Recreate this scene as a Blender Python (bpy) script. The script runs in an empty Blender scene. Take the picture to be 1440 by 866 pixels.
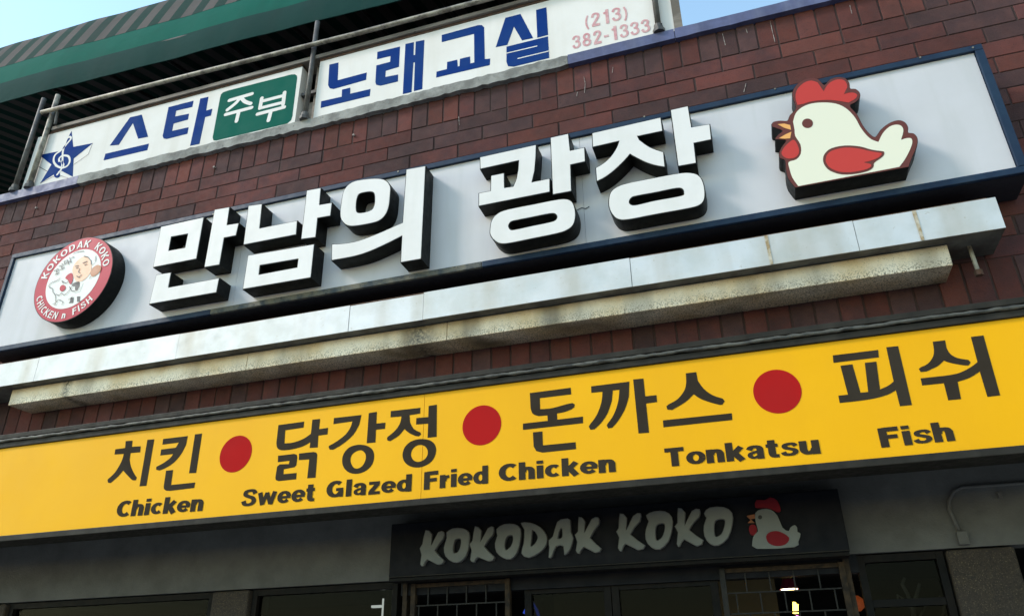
import bpy, math, random
import numpy as np
from mathutils import Matrix, Vector
from mathutils.geometry import tessellate_polygon
random.seed(7)
sc = bpy.context.scene
C = sc.collection

# ------------------------------------------------------------------ camera
# World: x along the facade (right), y into the wall (brick face at y=0), z up, lens at z=0.
YAW, PIT, ROL, FPX, DIST = 0.309003435, 0.457758381, -0.0154767443, 1078.72775, 3.339
GROUND = -1.75
cy, sy, cp, sp = math.cos(YAW), math.sin(YAW), math.cos(PIT), math.sin(PIT)
fwd = np.array([-sy*cp, cy*cp, sp]); rt = np.array([cy, sy, 0.0]); up = np.cross(rt, fwd)
cr = math.cos(ROL)*rt + math.sin(ROL)*up; cu = -math.sin(ROL)*rt + math.cos(ROL)*up
camd = bpy.data.cameras.new('camera'); cam = bpy.data.objects.new('camera', camd); C.objects.link(cam)
camd.sensor_width = 36; camd.lens = 36*FPX/1440; camd.clip_start = 0.05; camd.clip_end = 3000
M = Matrix.Identity(4)
for i in range(3):
    M[i][0] = cr[i]; M[i][1] = cu[i]; M[i][2] = -fwd[i]
M[0][3], M[1][3], M[2][3] = 0, -DIST, 0
cam.matrix_world = M
sc.camera = cam

# ------------------------------------------------------------------ sky and sun
SUN = Vector((-0.9, -0.5, 0.8)).normalized()      # direction towards the sun: raking from the left
elev = math.asin(SUN.z); rot = math.atan2(SUN.x, SUN.y)
w = bpy.data.worlds.new("World"); sc.world = w; w.use_nodes = True
nt = w.node_tree; bg = nt.nodes['Background']
sky = nt.nodes.new('ShaderNodeTexSky'); sky.sky_type = 'NISHITA'; sky.sun_disc = False
sky.sun_elevation = elev; sky.sun_rotation = rot; sky.air_density = 1.7; sky.dust_density = 0.3; sky.ozone_density = 0.3
tint = nt.nodes.new('ShaderNodeMix'); tint.data_type = 'RGBA'; tint.blend_type = 'MULTIPLY'
tint.inputs[0].default_value = 1.0; tint.inputs[7].default_value = (0.97, 1.065, 1.06, 1)
nt.links.new(sky.outputs[0], tint.inputs[6]); nt.links.new(tint.outputs[2], bg.inputs[0])
bg.inputs[1].default_value = 0.15
sd = bpy.data.lights.new('sun', 'SUN'); sd.energy = 1.35; sd.angle = math.radians(12); sd.color = (1.0, 0.91, 0.83)
so = bpy.data.objects.new('sun', sd); C.objects.link(so); so.location = (-20, -20, 20)
so.rotation_euler = (-SUN).to_track_quat('-Z', 'Y').to_euler()
sc.view_settings.view_transform = 'Standard'; sc.view_settings.look = 'None'
sc.view_settings.exposure = 1.0; sc.view_settings.gamma = 1.0

# ------------------------------------------------------------------ helpers
def at(px, py, Y=0.0):
    """where the sight line of a point of the picture meets the facade-parallel plane y=Y"""
    d = cr*(px-720)/FPX - cu*(py-433)/FPX + fwd
    t = (Y+DIST)/d[1]
    return (d[0]*t, d[2]*t)
def view(X, Y, Z):
    v = np.array([X, Y+DIST, Z]); k = v@fwd
    return (720+FPX*(v@cr)/k, 433-FPX*(v@cu)/k, k)

class T:
    """tracing frame: maps coordinates of a drawing to the plane y=Y"""
    def __init__(s, ox, oy, k, Y): s.o = (ox, oy, k); s.Y = Y
    def __call__(s, pts):
        ox, oy, k = s.o
        return [at(ox+p[0]/k, oy+p[1]/k, s.Y) for p in pts]

def area(p): return 0.5*sum(p[i][0]*p[(i+1) % len(p)][1]-p[(i+1) % len(p)][0]*p[i][1] for i in range(len(p)))
def ccw(p): return list(p) if area(p) > 0 else list(p)[::-1]
def smooth(p, n=4, closed=True):
    L = len(p); out = []
    rng = range(L) if closed else range(L-1)
    for i in rng:
        g = (lambda j: p[j % L]) if closed else (lambda j: p[min(max(j, 0), L-1)])
        a, b, c, d = g(i-1), g(i), g(i+1), g(i+2)
        for j in range(n):
            t = j/n
            out.append(tuple(0.5*((2*b[q])+(-a[q]+c[q])*t+(2*a[q]-5*b[q]+4*c[q]-d[q])*t*t+(-a[q]+3*b[q]-3*c[q]+d[q])*t**3) for q in (0, 1)))
    if not closed: out.append(tuple(p[-1]))
    return out
def offset(p, d):
    """grow a counter-clockwise outline by d (mitred)"""
    p = ccw(p); n = len(p); out = []
    for i in range(n):
        a, b, c = Vector(p[i-1]), Vector(p[i]), Vector(p[(i+1) % n])
        e1 = (b-a); e2 = (c-b)
        if e1.length < 1e-9 or e2.length < 1e-9: out.append(tuple(b)); continue
        e1.normalize(); e2.normalize()
        n1 = Vector((e1.y, -e1.x)); n2 = Vector((e2.y, -e2.x)); m = n1+n2
        if m.length < 0.3: m = n1
        m.normalize(); k = d/max(m.dot(n1), 0.5)
        out.append((b.x+m.x*k, b.y+m.y*k))
    return out
def circle(cx, cz, r, n=48, rz=None): return [(cx+r*math.cos(2*math.pi*i/n), cz+(rz or r)*math.sin(2*math.pi*i/n)) for i in range(n)]
def rrect(x0, z0, x1, z1, r=0): return [(x0, z0), (x1, z0), (x1, z1), (x0, z1)]

ORG = {}
class MB:
    def __init__(s): s.v = []; s.f = []
    def prism(s, outer, y0, y1, holes=(), back=False):
        """outline in (x,z), front face at y0, sides to y1"""
        loops = [ccw(outer)]+[ccw(h)[::-1] for h in holes]
        tri = tessellate_polygon([[Vector((x, z, 0)) for x, z in l] for l in loops])
        flat = [q for l in loops for q in l]; b = len(s.v); n = len(flat)
        s.v += [(x, y0, z) for x, z in flat]
        for t in tri:
            a, c, d = (flat[i] for i in t)
            if (c[0]-a[0])*(d[1]-a[1])-(c[1]-a[1])*(d[0]-a[0]) < 0: t = t[::-1]
            s.f.append(tuple(b+i for i in t))
        if y1 is not None:
            s.v += [(x, y1, z) for x, z in flat]; k = 0
            for l in loops:
                m = len(l)
                for i in range(m):
                    j = (i+1) % m
                    s.f.append((b+k+i, b+n+k+i, b+n+k+j, b+k+j))
                k += m
            if back:
                for t in tri:
                    a, c, d = (flat[i] for i in t)
                    if (c[0]-a[0])*(d[1]-a[1])-(c[1]-a[1])*(d[0]-a[0]) < 0: t = t[::-1]
                    s.f.append(tuple(b+n+i for i in t[::-1]))
        return s
    def box(s, x0, x1, y0, y1, z0, z1):
        b = len(s.v)
        s.v += [(x, y, z) for x in (x0, x1) for y in (y0, y1) for z in (z0, z1)]
        s.f += [tuple(b+i for i in q) for q in ((0, 1, 3, 2), (4, 6, 7, 5), (0, 4, 5, 1), (2, 3, 7, 6), (0, 2, 6, 4), (1, 5, 7, 3))]
        return s
    def tube(s, pts, r, n=10, cap=True):
        pts = [Vector(p) for p in pts]; rings = []
        for i, p in enumerate(pts):
            d = (pts[min(i+1, len(pts)-1)]-pts[max(i-1, 0)]).normalized()
            a = d.orthogonal().normalized() if i == 0 else (ua-d*ua.dot(d)).normalized()
            ua = a; c = d.cross(a); b = len(s.v)
            rr = r[i] if isinstance(r, (list, tuple)) else r
            s.v += [tuple(p+(a*math.cos(2*math.pi*k/n)+c*math.sin(2*math.pi*k/n))*rr) for k in range(n)]
            rings.append(b)
        for a, b in zip(rings, rings[1:]):
            for k in range(n):
                j = (k+1) % n; s.f.append((a+k, a+j, b+j, b+k))
        if cap:
            s.f.append(tuple(rings[0]+k for k in range(n))[::-1]); s.f.append(tuple(rings[-1]+k for k in range(n)))
        return s
    def quad(s, *p):
        b = len(s.v); s.v += list(p); s.f.append(tuple(range(b, b+len(p)))); return s
    def stroke(s, pts, w, y0, y1, rounded=False):
        """thick line in (x,z) as a flat proud strip"""
        L = []; R = []; n = len(pts); P = [Vector(p) for p in pts]
        for i in range(n):
            if i == 0: d = P[1]-P[0]
            elif i == n-1: d = P[-1]-P[-2]
            else: d = (P[i+1]-P[i]).normalized()+(P[i]-P[i-1]).normalized()
            d.normalize(); nn = Vector((-d.y, d.x))
            k = 1.0
            if 0 < i < n-1: k = 1/max(nn.dot(Vector((-(P[i]-P[i-1]).normalized().y, (P[i]-P[i-1]).normalized().x))), 0.6)
            wi = w if not isinstance(w, tuple) else w[1]+(w[0]-w[1])*abs(d.y)**1.3
            L.append(tuple(P[i]+nn*wi/2*k)); R.append(tuple(P[i]-nn*wi/2*k))
        def capf(c, d):
            a0 = math.atan2(d.y, d.x)
            return [(c.x+w/2*math.cos(a0+math.pi/2-math.pi*j/6), c.y+w/2*math.sin(a0+math.pi/2-math.pi*j/6)) for j in range(1, 6)]
        e = capf(P[-1], P[-1]-P[-2]) if rounded else []
        b = capf(P[0], P[0]-P[1]) if rounded else []
        return s.prism(L+e+R[::-1]+b, y0, y1)
    def build(s, name, m, parent=None, sm=False):
        o = ORG.get(parent.name, (0, 0, 0)) if parent else (0, 0, 0)
        me = bpy.data.meshes.new(name)
        me.from_pydata([(x-o[0], y-o[1], z-o[2]) for x, y, z in s.v], [], s.f); me.update()
        if m: me.materials.append(m)
        if sm:
            for p in me.polygons: p.use_smooth = True
        ob = bpy.data.objects.new(name, me); C.objects.link(ob)
        if parent: ob.parent = parent; ORG[ob.name] = o
        return ob
def thing(name, loc, label, cat, group=None):
    o = bpy.data.objects.new(name, None); C.objects.link(o); o.location = loc; o.empty_display_size = 0.1
    o['label'] = label; o['category'] = cat
    if group: o['group'] = group
    ORG[o.name] = tuple(loc); return o
def bevel(o, w=0.004, seg=2):
    m = o.modifiers.new('bevel', 'BEVEL'); m.width = w; m.segments = seg; m.limit_method = 'ANGLE'; return o

def mat(name, col, rough=0.6, metal=0.0, col2=None, scale=8.0, amount=1.0, bump=0.0, bscale=60.0, speck=None, spscale=200., spthr=0.6,
        rand=0.0, streak=None, emit=None, trans=0.0, spec=0.5, stretch=(1, 1, 1), coat=0.0, lo=0.4, hi=0.62, grime=0.0, edge=None, blobs=()):
    m = bpy.data.materials.new(name); m.use_nodes = True; n = m.node_tree.nodes; l = m.node_tree.links
    b = n['Principled BSDF']; b.inputs['Base Color'].default_value = (*col, 1); b.inputs['Roughness'].default_value = rough
    b.inputs['Metallic'].default_value = metal; b.inputs['Specular IOR Level'].default_value = spec; b.inputs['Coat Weight'].default_value = coat
    tc = n.new('ShaderNodeTexCoord'); mp = n.new('ShaderNodeMapping'); l.new(tc.outputs['Object'], mp.inputs[0]); mp.inputs['Scale'].default_value = stretch
    oi = n.new('ShaderNodeObjectInfo')
    if rand:     # decorrelate pieces that share a mesh
        vm = n.new('ShaderNodeVectorMath'); vm.operation = 'ADD'; sc_ = n.new('ShaderNodeMath'); sc_.operation = 'MULTIPLY'; sc_.inputs[1].default_value = 37.0
        l.new(oi.outputs['Random'], sc_.inputs[0]); l.new(mp.outputs[0], vm.inputs[0]); l.new(sc_.outputs[0], vm.inputs[1]); src = vm.outputs[0]
    else: src = mp.outputs[0]
    cur = None
    def noise(s_, det=5, r=0.6):
        t = n.new('ShaderNodeTexNoise'); t.inputs['Scale'].default_value = s_; t.inputs['Detail'].default_value = det; t.inputs['Roughness'].default_value = r
        l.new(src, t.inputs['Vector']); return t.outputs['Fac']
    def ramp(f, a, c, v0=0., v1=1.):
        t = n.new('ShaderNodeMapRange'); t.inputs[1].default_value = a; t.inputs[2].default_value = c; t.inputs[3].default_value = v0; t.inputs[4].default_value = v1
        l.new(f, t.inputs[0]); return t.outputs[0]
    def mix(f, a, c, bt='MIX'):
        t = n.new('ShaderNodeMix'); t.data_type = 'RGBA'; t.blend_type = bt
        for s_, v in ((0, f), (6, a), (7, c)):
            if hasattr(v, 'links') or hasattr(v, 'is_linked'): l.new(v, t.inputs[s_])
            else: t.inputs[s_].default_value = v if s_ == 0 else (*v, 1)
        return t.outputs[2]
    cur = col
    if grime: geo = n.new('ShaderNodeNewGeometry')
    if col2: cur = mix(ramp(noise(scale), lo, hi, 0, amount), cur, col2)
    if speck: cur = mix(ramp(noise(spscale, 3, 0.7), spthr, spthr+0.08), cur, speck)
    if edge or blobs:
        sx = n.new('ShaderNodeSeparateXYZ'); l.new(tc.outputs['Object'], sx.inputs[0])
        def mth(op, a, c):
            t = n.new('ShaderNodeMath'); t.operation = op; t.use_clamp = op != 'ABSOLUTE' and op != 'SUBTRACT'
            for i_, v in enumerate((a, c)):
                if v is None: continue
                if hasattr(v, 'is_linked'): l.new(v, t.inputs[i_])
                else: t.inputs[i_].default_value = v
            return t.outputs[0]
        fl = noise(150, 3, 0.75)
        if edge: cur = mix(mth('MULTIPLY', ramp(fl, 0.50, 0.58), ramp(mth('ADD', sx.outputs[2], 0.0), edge[0], edge[1], 1, 0)), cur, edge[2])
        for bx_, br_ in blobs:
            dx = mth('ABSOLUTE', mth('SUBTRACT', sx.outputs[0], bx_), None)
            cur = mix(mth('MULTIPLY', ramp(noise(60, 5, 0.8), 0.38, 0.56), ramp(dx, 0, br_, 1, 0)), cur, (0.03, 0.028, 0.022))
    if streak:   # vertical run marks: (colour, strength, scale)
        t = n.new('ShaderNodeTexNoise'); t.inputs['Scale'].default_value = streak[2]; t.inputs['Detail'].default_value = 4
        m2 = n.new('ShaderNodeMapping'); m2.inputs['Scale'].default_value = (1, 1, 0.12); l.new(src, m2.inputs[0]); l.new(m2.outputs[0], t.inputs['Vector'])
        cur = mix(ramp(t.outputs['Fac'], 0.5, 0.72, 0, streak[1]), cur, streak[0])
    if rand:
        hs = n.new('ShaderNodeHueSaturation'); l.new(ramp(oi.outputs['Random'], 0, 1, 1-rand, 1+rand), hs.inputs['Value'])
        if hasattr(cur, 'is_linked'): l.new(cur, hs.inputs['Color'])
        else: hs.inputs['Color'].default_value = (*cur, 1)
        cur = hs.outputs[0]
    if grime:
        t = n.new('ShaderNodeTexNoise'); t.inputs['Scale'].default_value = 2.2; t.inputs['Detail'].default_value = 8; t.inputs['Roughness'].default_value = 0.7
        l.new(geo.outputs['Position'], t.inputs['Vector']); cur = mix(ramp(t.outputs['Fac'], 0.42, 0.68, 0, grime), cur, (0.028, 0.02, 0.02))
    if hasattr(cur, 'is_linked'): l.new(cur, b.inputs['Base Color'])
    rr = ramp(noise(scale*2.3+3), 0.3, 0.7, max(rough-0.1, 0.02), min(rough+0.12, 1)); l.new(rr, b.inputs['Roughness'])
    if bump:
        bp = n.new('ShaderNodeBump'); bp.inputs['Strength'].default_value = bump; bp.inputs['Distance'].default_value = 0.004
        l.new(noise(bscale, 6, 0.65), bp.inputs['Height']); l.new(bp.outputs[0], b.inputs['Normal'])
    if emit: b.inputs['Emission Color'].default_value = (*emit[0], 1); b.inputs['Emission Strength'].default_value = emit[1]
    return m

# ------------------------------------------------------------------ materials
brick_mats = [
    mat('brick_red', (0.125, 0.040, 0.034), 0.9, spec=0.2, col2=(0.112, 0.040, 0.036), scale=14, bump=0.5, bscale=170, speck=(0.06, 0.028, 0.025), spscale=140, spthr=0.60, grime=0.6, rand=0.2),
    mat('brick_orange', (0.138, 0.044, 0.035), 0.9, spec=0.2, col2=(0.13, 0.045, 0.037), scale=14, bump=0.5, bscale=170, speck=(0.07, 0.03, 0.025), spscale=140, spthr=0.60, grime=0.6, rand=0.18),
    mat('brick_plum', (0.096, 0.039, 0.039), 0.9, spec=0.2, col2=(0.13, 0.045, 0.04), scale=10, bump=0.5, bscale=170, speck=(0.05, 0.028, 0.028), spscale=140, spthr=0.60, grime=0.6, rand=0.2),
    mat('brick_brown', (0.068, 0.036, 0.037), 0.9, spec=0.2, col2=(0.09, 0.044, 0.042), scale=10, bump=0.5, bscale=170, speck=(0.04, 0.028, 0.028), spscale=140, spthr=0.60, grime=0.6, rand=0.2)]
BW = [5, 2, 3, 5]
m_mortar = mat('mortar', (0.048, 0.025, 0.022), 0.95, bump=0.6, bscale=120)
m_white_face = mat('white_acrylic', (0.73, 0.70, 0.685), 0.5, col2=(0.69, 0.66, 0.64), scale=5, streak=((0.60, 0.59, 0.55), 0.35, 12), spec=0.22)
m_panel = mat('white_sign_panel', (0.575, 0.56, 0.585), 0.5, col2=(0.545, 0.53, 0.55), scale=3, streak=((0.44, 0.44, 0.43), 0.4, 9), spec=0.22)
m_return = mat('black_letter_return', (0.005, 0.005, 0.005), 0.5, col2=(0.009, 0.009, 0.008), scale=12, spec=0.15)
m_navy = mat('navy_painted_frame', (0.008, 0.020, 0.048), 0.5, col2=(0.012, 0.030, 0.062), scale=9, streak=((0.03, 0.045, 0.065), 0.5, 9), spec=0.22)
m_peel = mat('peeled_frame', (0.13, 0.12, 0.09), 0.75, col2=(0.03, 0.04, 0.05), scale=14, speck=(0.03, 0.03, 0.03), spscale=60, bump=0.4)
m_navy_dark = mat('sign_box_underside', (0.012, 0.013, 0.02), 0.7)
m_alu = mat('galvanised_sheet', (0.56, 0.57, 0.58), 0.5, metal=0.25, col2=(0.48, 0.49, 0.48), scale=5, streak=((0.33, 0.28, 0.20), 0.7, 3.5), bump=0.3, bscale=7, speck=(0.42, 0.4, 0.36), spscale=50, spthr=0.66)
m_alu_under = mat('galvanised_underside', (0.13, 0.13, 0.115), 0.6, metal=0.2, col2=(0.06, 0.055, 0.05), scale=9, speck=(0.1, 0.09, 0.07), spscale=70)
m_cream = mat('stained_cream_metal', (0.80, 0.68, 0.51), 0.4, metal=0.1, edge=(-0.005, 0.05, (0.10, 0.08, 0.05)), blobs=((0.095, 0.10), (-2.116, 0.05)), col2=(0.66, 0.49, 0.28), scale=4, speck=(0.07, 0.055, 0.035), spscale=190, spthr=0.62, streak=((0.12, 0.095, 0.06), 0.85, 3.5), bump=0.15, bscale=14)
m_yellow = mat('yellow_vinyl', (0.81, 0.40, 0.0015), 0.45, col2=(0.78, 0.38, 0.002), scale=1.5, streak=((0.73, 0.345, 0.004), 0.5, 2.5), spec=0.14, bump=0.35, bscale=2.5)
m_ink = mat('dark_brown_vinyl', (0.034, 0.026, 0.019), 0.75, col2=(0.04, 0.032, 0.024), scale=4, spec=0.03)
m_dot = mat('red_vinyl', (0.40, 0.012, 0.012), 0.75, col2=(0.36, 0.014, 0.014), scale=2, spec=0.03)
m_trim = mat('dark_bronze_frame', (0.018, 0.016, 0.013), 0.6, col2=(0.026, 0.023, 0.019), scale=12, streak=((0.045, 0.04, 0.032), 0.5, 9), spec=0.15)
m_bead = mat('weathered_caulk_bead', (0.09, 0.088, 0.075), 0.6, col2=(0.015, 0.015, 0.014), scale=40, bump=0.8, bscale=50, stretch=(0.4, 1, 1))
m_concrete = mat('weathered_concrete', (0.30, 0.295, 0.275), 0.9, col2=(0.16, 0.155, 0.145), scale=9, bump=0.8, bscale=35, speck=(0.07, 0.065, 0.06), spscale=30, spthr=0.62)
m_coppaint = mat('faded_blue_coping', (0.095, 0.105, 0.215), 0.6, col2=(0.06, 0.065, 0.14), scale=7, bump=0.2, streak=((0.16, 0.17, 0.25), 0.5, 11))
m_board = mat('white_board', (0.77, 0.735, 0.71), 0.75, col2=(0.73, 0.69, 0.655), scale=4, streak=((0.60, 0.56, 0.50), 0.4, 8), spec=0.03)
m_blue = mat('blue_vinyl', (0.006, 0.034, 0.185), 0.75, col2=(0.012, 0.045, 0.18), scale=4, spec=0.03)
m_green = mat('green_vinyl', (0.008, 0.10, 0.075), 0.75, col2=(0.012, 0.108, 0.08), scale=4, spec=0.03)
m_pink = mat('faded_red_vinyl', (0.55, 0.24, 0.26), 0.7, col2=(0.62, 0.38, 0.38), scale=30)
m_black = mat('black_line', (0.01, 0.01, 0.012), 0.5)
m_rail = mat('weathered_trim_wood', (0.26, 0.22, 0.185), 0.8, col2=(0.12, 0.1, 0.08), scale=10, stretch=(0.2, 1, 1), bump=0.3)
m_pipe = mat('galvanised_pipe', (0.34, 0.31, 0.25), 0.55, metal=0.2, col2=(0.13, 0.11, 0.09), scale=14, speck=(0.05, 0.04, 0.03), spscale=60, bump=0.2)
m_pipe_dark = mat('dark_old_pipe', (0.10, 0.095, 0.09), 0.6, metal=0.3, col2=(0.06, 0.05, 0.045), scale=14)
m_rust = mat('rusty_steel', (0.10, 0.045, 0.025), 0.85, col2=(0.05, 0.03, 0.02), scale=30)
m_header = mat('painted_stucco', (0.125, 0.124, 0.120), 0.9, grime=0.2, col2=(0.10, 0.099, 0.095), scale=6, bump=0.5, bscale=90, spec=0.22)
m_blackbox = mat('black_sign_box', (0.005, 0.006, 0.009), 0.6, col2=(0.009, 0.009, 0.012), scale=10, spec=0.12)
m_brush = mat('grey_white_letter', (0.155, 0.165, 0.155), 0.6, col2=(0.13, 0.14, 0.135), scale=6)
m_rim = mat('letter_side_grey', (0.10, 0.10, 0.10), 0.6)
m_door = mat('dark_door_frame', (0.006, 0.006, 0.006), 0.6, metal=0.0, spec=0.1, col2=(0.010, 0.008, 0.007), scale=14)
m_gate = mat('black_iron_gate', (0.012, 0.012, 0.012), 0.6, spec=0.2, col2=(0.02, 0.018, 0.016), scale=30)
m_rustgate = mat('rust_stained_post', (0.045, 0.03, 0.018), 0.8, spec=0.2, col2=(0.018, 0.014, 0.011), scale=30)
m_interior = mat('dark_interior', (0.012, 0.011, 0.009), 0.9)
m_agg = mat('exposed_aggregate', (0.045, 0.034, 0.024), 0.95, grime=0.6, col2=(0.025, 0.02, 0.016), scale=110, speck=(0.13, 0.095, 0.058), spscale=170, spthr=0.57, bump=1.0, bscale=130)
m_brown = mat('chicken_outline_brown', (0.125, 0.032, 0.024), 0.45, spec=0.22)
m_henred = mat('chicken_red', (0.50, 0.042, 0.032), 0.42, spec=0.22)
m_hencream = mat('chicken_cream', (0.74, 0.71, 0.57), 0.42, spec=0.22)
m_orange = mat('beak_orange', (0.78, 0.36, 0.09), 0.42)
m_pinkring = mat('disc_red_ring', (0.50, 0.05, 0.075), 0.4, col2=(0.46, 0.05, 0.07), scale=3, spec=0.12)
m_discw = mat('disc_white', (0.80, 0.78, 0.74), 0.42, spec=0.1)
m_skin = mat('printed_skin', (0.75, 0.42, 0.26), 0.45)
m_drum = mat('printed_drumstick', (0.42, 0.15, 0.05), 0.5)
m_asphalt = mat('asphalt', (0.05, 0.05, 0.052), 0.9, col2=(0.065, 0.063, 0.06), scale=0.6, bump=0.5, bscale=90)
m_walk = mat('pavement_concrete', (0.30, 0.29, 0.27), 0.9, col2=(0.25, 0.24, 0.22), scale=1.2, bump=0.3, bscale=60)

def glass_mat():
    m = bpy.data.materials.new('window_glass'); m.use_nodes = True; n = m.node_tree.nodes; l = m.node_tree.links
    n.clear(); out = n.new('ShaderNodeOutputMaterial'); g = n.new('ShaderNodeBsdfGlossy'); t = n.new('ShaderNodeBsdfTransparent'); mx = n.new('ShaderNodeMixShader')
    g.inputs['Roughness'].default_value = 0.04; g.inputs['Color'].default_value = (0.9, 0.9, 0.9, 1); t.inputs['Color'].default_value = (0.35, 0.36, 0.35, 1)
    f = n.new('ShaderNodeFresnel'); f.inputs['IOR'].default_value = 1.12
    l.new(f.outputs[0], mx.inputs[0]); l.new(t.outputs[0], mx.inputs[1]); l.new(g.outputs[0], mx.inputs[2]); l.new(mx.outputs[0], out.inputs[0])
    return m
m_glass = glass_mat()
def fabric_mat(name, col, col2=None, pitch=0.2, dirt=(0.05, 0.07, 0.065)):
    m = bpy.data.materials.new(name); m.use_nodes = True; n = m.node_tree.nodes; l = m.node_tree.links
    b = n['Principled BSDF']; out = n['Material Output']; b.inputs['Roughness'].default_value = 0.85; b.inputs['Specular IOR Level'].default_value = 0.1
    tc = n.new('ShaderNodeTexCoord'); nz = n.new('ShaderNodeTexNoise'); nz.inputs['Scale'].default_value = 2.6; nz.inputs['Detail'].default_value = 7
    mp = n.new('ShaderNodeMapping'); mp.inputs['Scale'].default_value = (1.5, 1, 0.8); l.new(tc.outputs['Object'], mp.inputs[0]); l.new(mp.outputs[0], nz.inputs[0])
    base = None
    if col2:
        sx = n.new('ShaderNodeSeparateXYZ'); l.new(tc.outputs['Object'], sx.inputs[0])
        mo = n.new('ShaderNodeMath'); mo.operation = 'PINGPONG'; mo.inputs[1].default_value = pitch/2; l.new(sx.outputs[0], mo.inputs[0])
        gt = n.new('ShaderNodeMath'); gt.operation = 'GREATER_THAN'; gt.inputs[1].default_value = pitch/4; l.new(mo.outputs[0], gt.inputs[0])
        mx = n.new('ShaderNodeMix'); mx.data_type = 'RGBA'; mx.inputs[6].default_value = (*col, 1); mx.inputs[7].default_value = (*col2, 1); l.new(gt.outputs[0], mx.inputs[0]); base = mx.outputs[2]
    rg = n.new('ShaderNodeMapRange'); rg.inputs[1].default_value = 0.5; rg.inputs[2].default_value = 0.75; rg.inputs[4].default_value = 0.4; l.new(nz.outputs[0], rg.inputs[0])
    m2 = n.new('ShaderNodeMix'); m2.data_type = 'RGBA'; l.new(rg.outputs[0], m2.inputs[0]); m2.inputs[7].default_value = (*dirt, 1)
    if base: l.new(base, m2.inputs[6])
    else: m2.inputs[6].default_value = (*col, 1)
    l.new(m2.outputs[2], b.inputs['Base Color'])
    tr = n.new('ShaderNodeBsdfTranslucent'); l.new(m2.outputs[2], tr.inputs[0]); ms = n.new('ShaderNodeMixShader'); ms.inputs[0].default_value = 0.04
    l.new(b.outputs[0], ms.inputs[1]); l.new(tr.outputs[0], ms.inputs[2]); l.new(ms.outputs[0], out.inputs[0])
    bp = n.new('ShaderNodeBump'); bp.inputs['Strength'].default_value = 0.4; bp.inputs['Distance'].default_value = 0.02; n2 = n.new('ShaderNodeTexNoise'); n2.inputs['Scale'].default_value = 5
    l.new(tc.outputs['Object'], n2.inputs[0]); l.new(n2.outputs[0], bp.inputs['Height']); l.new(bp.outputs[0], b.inputs['Normal'])
    return m
m_stripe = fabric_mat('striped_canvas', (0.010, 0.038, 0.030), (0.095, 0.083, 0.078), 0.212, dirt=(0.04, 0.042, 0.04))
m_canvas = fabric_mat('green_canvas', (0.001, 0.095, 0.070), dirt=(0.010, 0.055, 0.045))
m_canvas2 = fabric_mat('dark_green_hem', (0.006, 0.042, 0.038), dirt=(0.02, 0.04, 0.038))  # hem canvas is a darker green than the valance above

# ------------------------------------------------------------------ ground
g = MB().quad((-400, -400, GROUND), (400, -400, GROUND), (400, 400, GROUND), (-400, 400, GROUND)).build('ground', m_asphalt); g['kind'] = 'structure'
pv = MB().box(-60, 60, -4.5, 6, GROUND+0.004, GROUND+0.13).build('pavement', m_walk); pv['kind'] = 'structure'

# ------------------------------------------------------------------ building
B = thing('brick_building', (-1, 0, GROUND), 'red and brown brick building front carrying all the shop signs', 'building')
XL, XR = -7.2, 3.4
wall = MB().box(XL, XR, 0.0055, 0.30, 0.86, 3.214).build('wall', m_mortar, B)
PZ = 0.0955; SW = 0.30503/3; Z0 = 3.036; X0 = -0.7724; JB, JH = 0.0045, 0.009
def brick_mesh(w_, h_, nm):
    d = 0.0022; hw, hh = w_/2, h_/2
    mb = MB(); v = [(-hw, d, -hh), (hw, d, -hh), (hw, d, hh), (-hw, d, hh), (-hw+d, 0, -hh+d), (hw-d, 0, -hh+d), (hw-d, 0, hh-d), (-hw+d, 0, hh-d),
                    (-hw, 0.03, -hh), (hw, 0.03, -hh), (hw, 0.03, hh), (-hw, 0.03, hh)]
    f = [(4, 5, 6, 7)]+[(i, (i+1) % 4, 4+(i+1) % 4, 4+i) for i in range(4)]+[(8+i, 8+(i+1) % 4, (i+1) % 4, i) for i in range(4)]
    me = bpy.data.meshes.new(nm); me.from_pydata(v, [], f); me.materials.append(brick_mats[0]); return me, v, f
ms = brick_mesh(0.30503-JH, PZ-JB, 'stretcher_brick'); mo = brick_mesh(SW-JH, 0.197, 'soldier_brick'); mo2 = brick_mesh(SW-JH, 0.297, 'soldier_brick_tall')
slots = []
for i in range(math.floor((XL-X0)/SW)+1, math.floor((XR-X0)/SW)):
    slots.append((X0+(i+0.5)*SW, Z0+0.003+0.197/2, mo)); slots.append((X0+(i+0.5)*SW, 1.305+0.297/2, mo2))
for r in range(15):
    zc = Z0-(r+0.5)*PZ; off = 0 if r % 2 == 0 else 0.5
    for i in range(math.floor((XL-X0)/0.30503)+1, math.floor((XR-X0)/0.30503)):
        slots.append((X0+(i+off+0.5)*0.30503+random.uniform(-.002, .002), zc, ms))
def hidden(x, z):
    px, py, k = view(x, 0, z)
    if px < -45 or px > 1485 or py < -45 or py > 900: return True
    # behind the main sign or the metal ledges, as seen from the pavement
    if -4.75 < x < 1.32 and 1.99 < z < 2.70 and x < 1.17 and z < 2.66: return True
    if x < 1.0 and 1.60 < z <= 1.99: return True
    return False
rest = MB(); nb = 0; restv = []
for x, z, (me, v, f) in slots:
    mt = random.choices(range(4), BW)[0]; dy = random.uniform(0, 0.0025); ry = random.uniform(-.004, .004)
    if not hidden(x, z) and nb < 298:
        o = bpy.data.objects.new('brick', me); C.objects.link(o); o.parent = wall; nb += 1
        o.location = (x-ORG[B.name][0], dy, z-GROUND); o.rotation_euler = (random.uniform(-.004, .004), ry, random.uniform(-.006, .006))
        o.material_slots[0].link = 'OBJECT'; o.material_slots[0].material = brick_mats[mt]
    else:
        b = len(rest.v); rest.v += [(a+x, c+dy, d+z) for a, c, d in v]; rest.f += [tuple(b+i for i in q) for q in f]; restv += [mt]*len(f)
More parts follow.
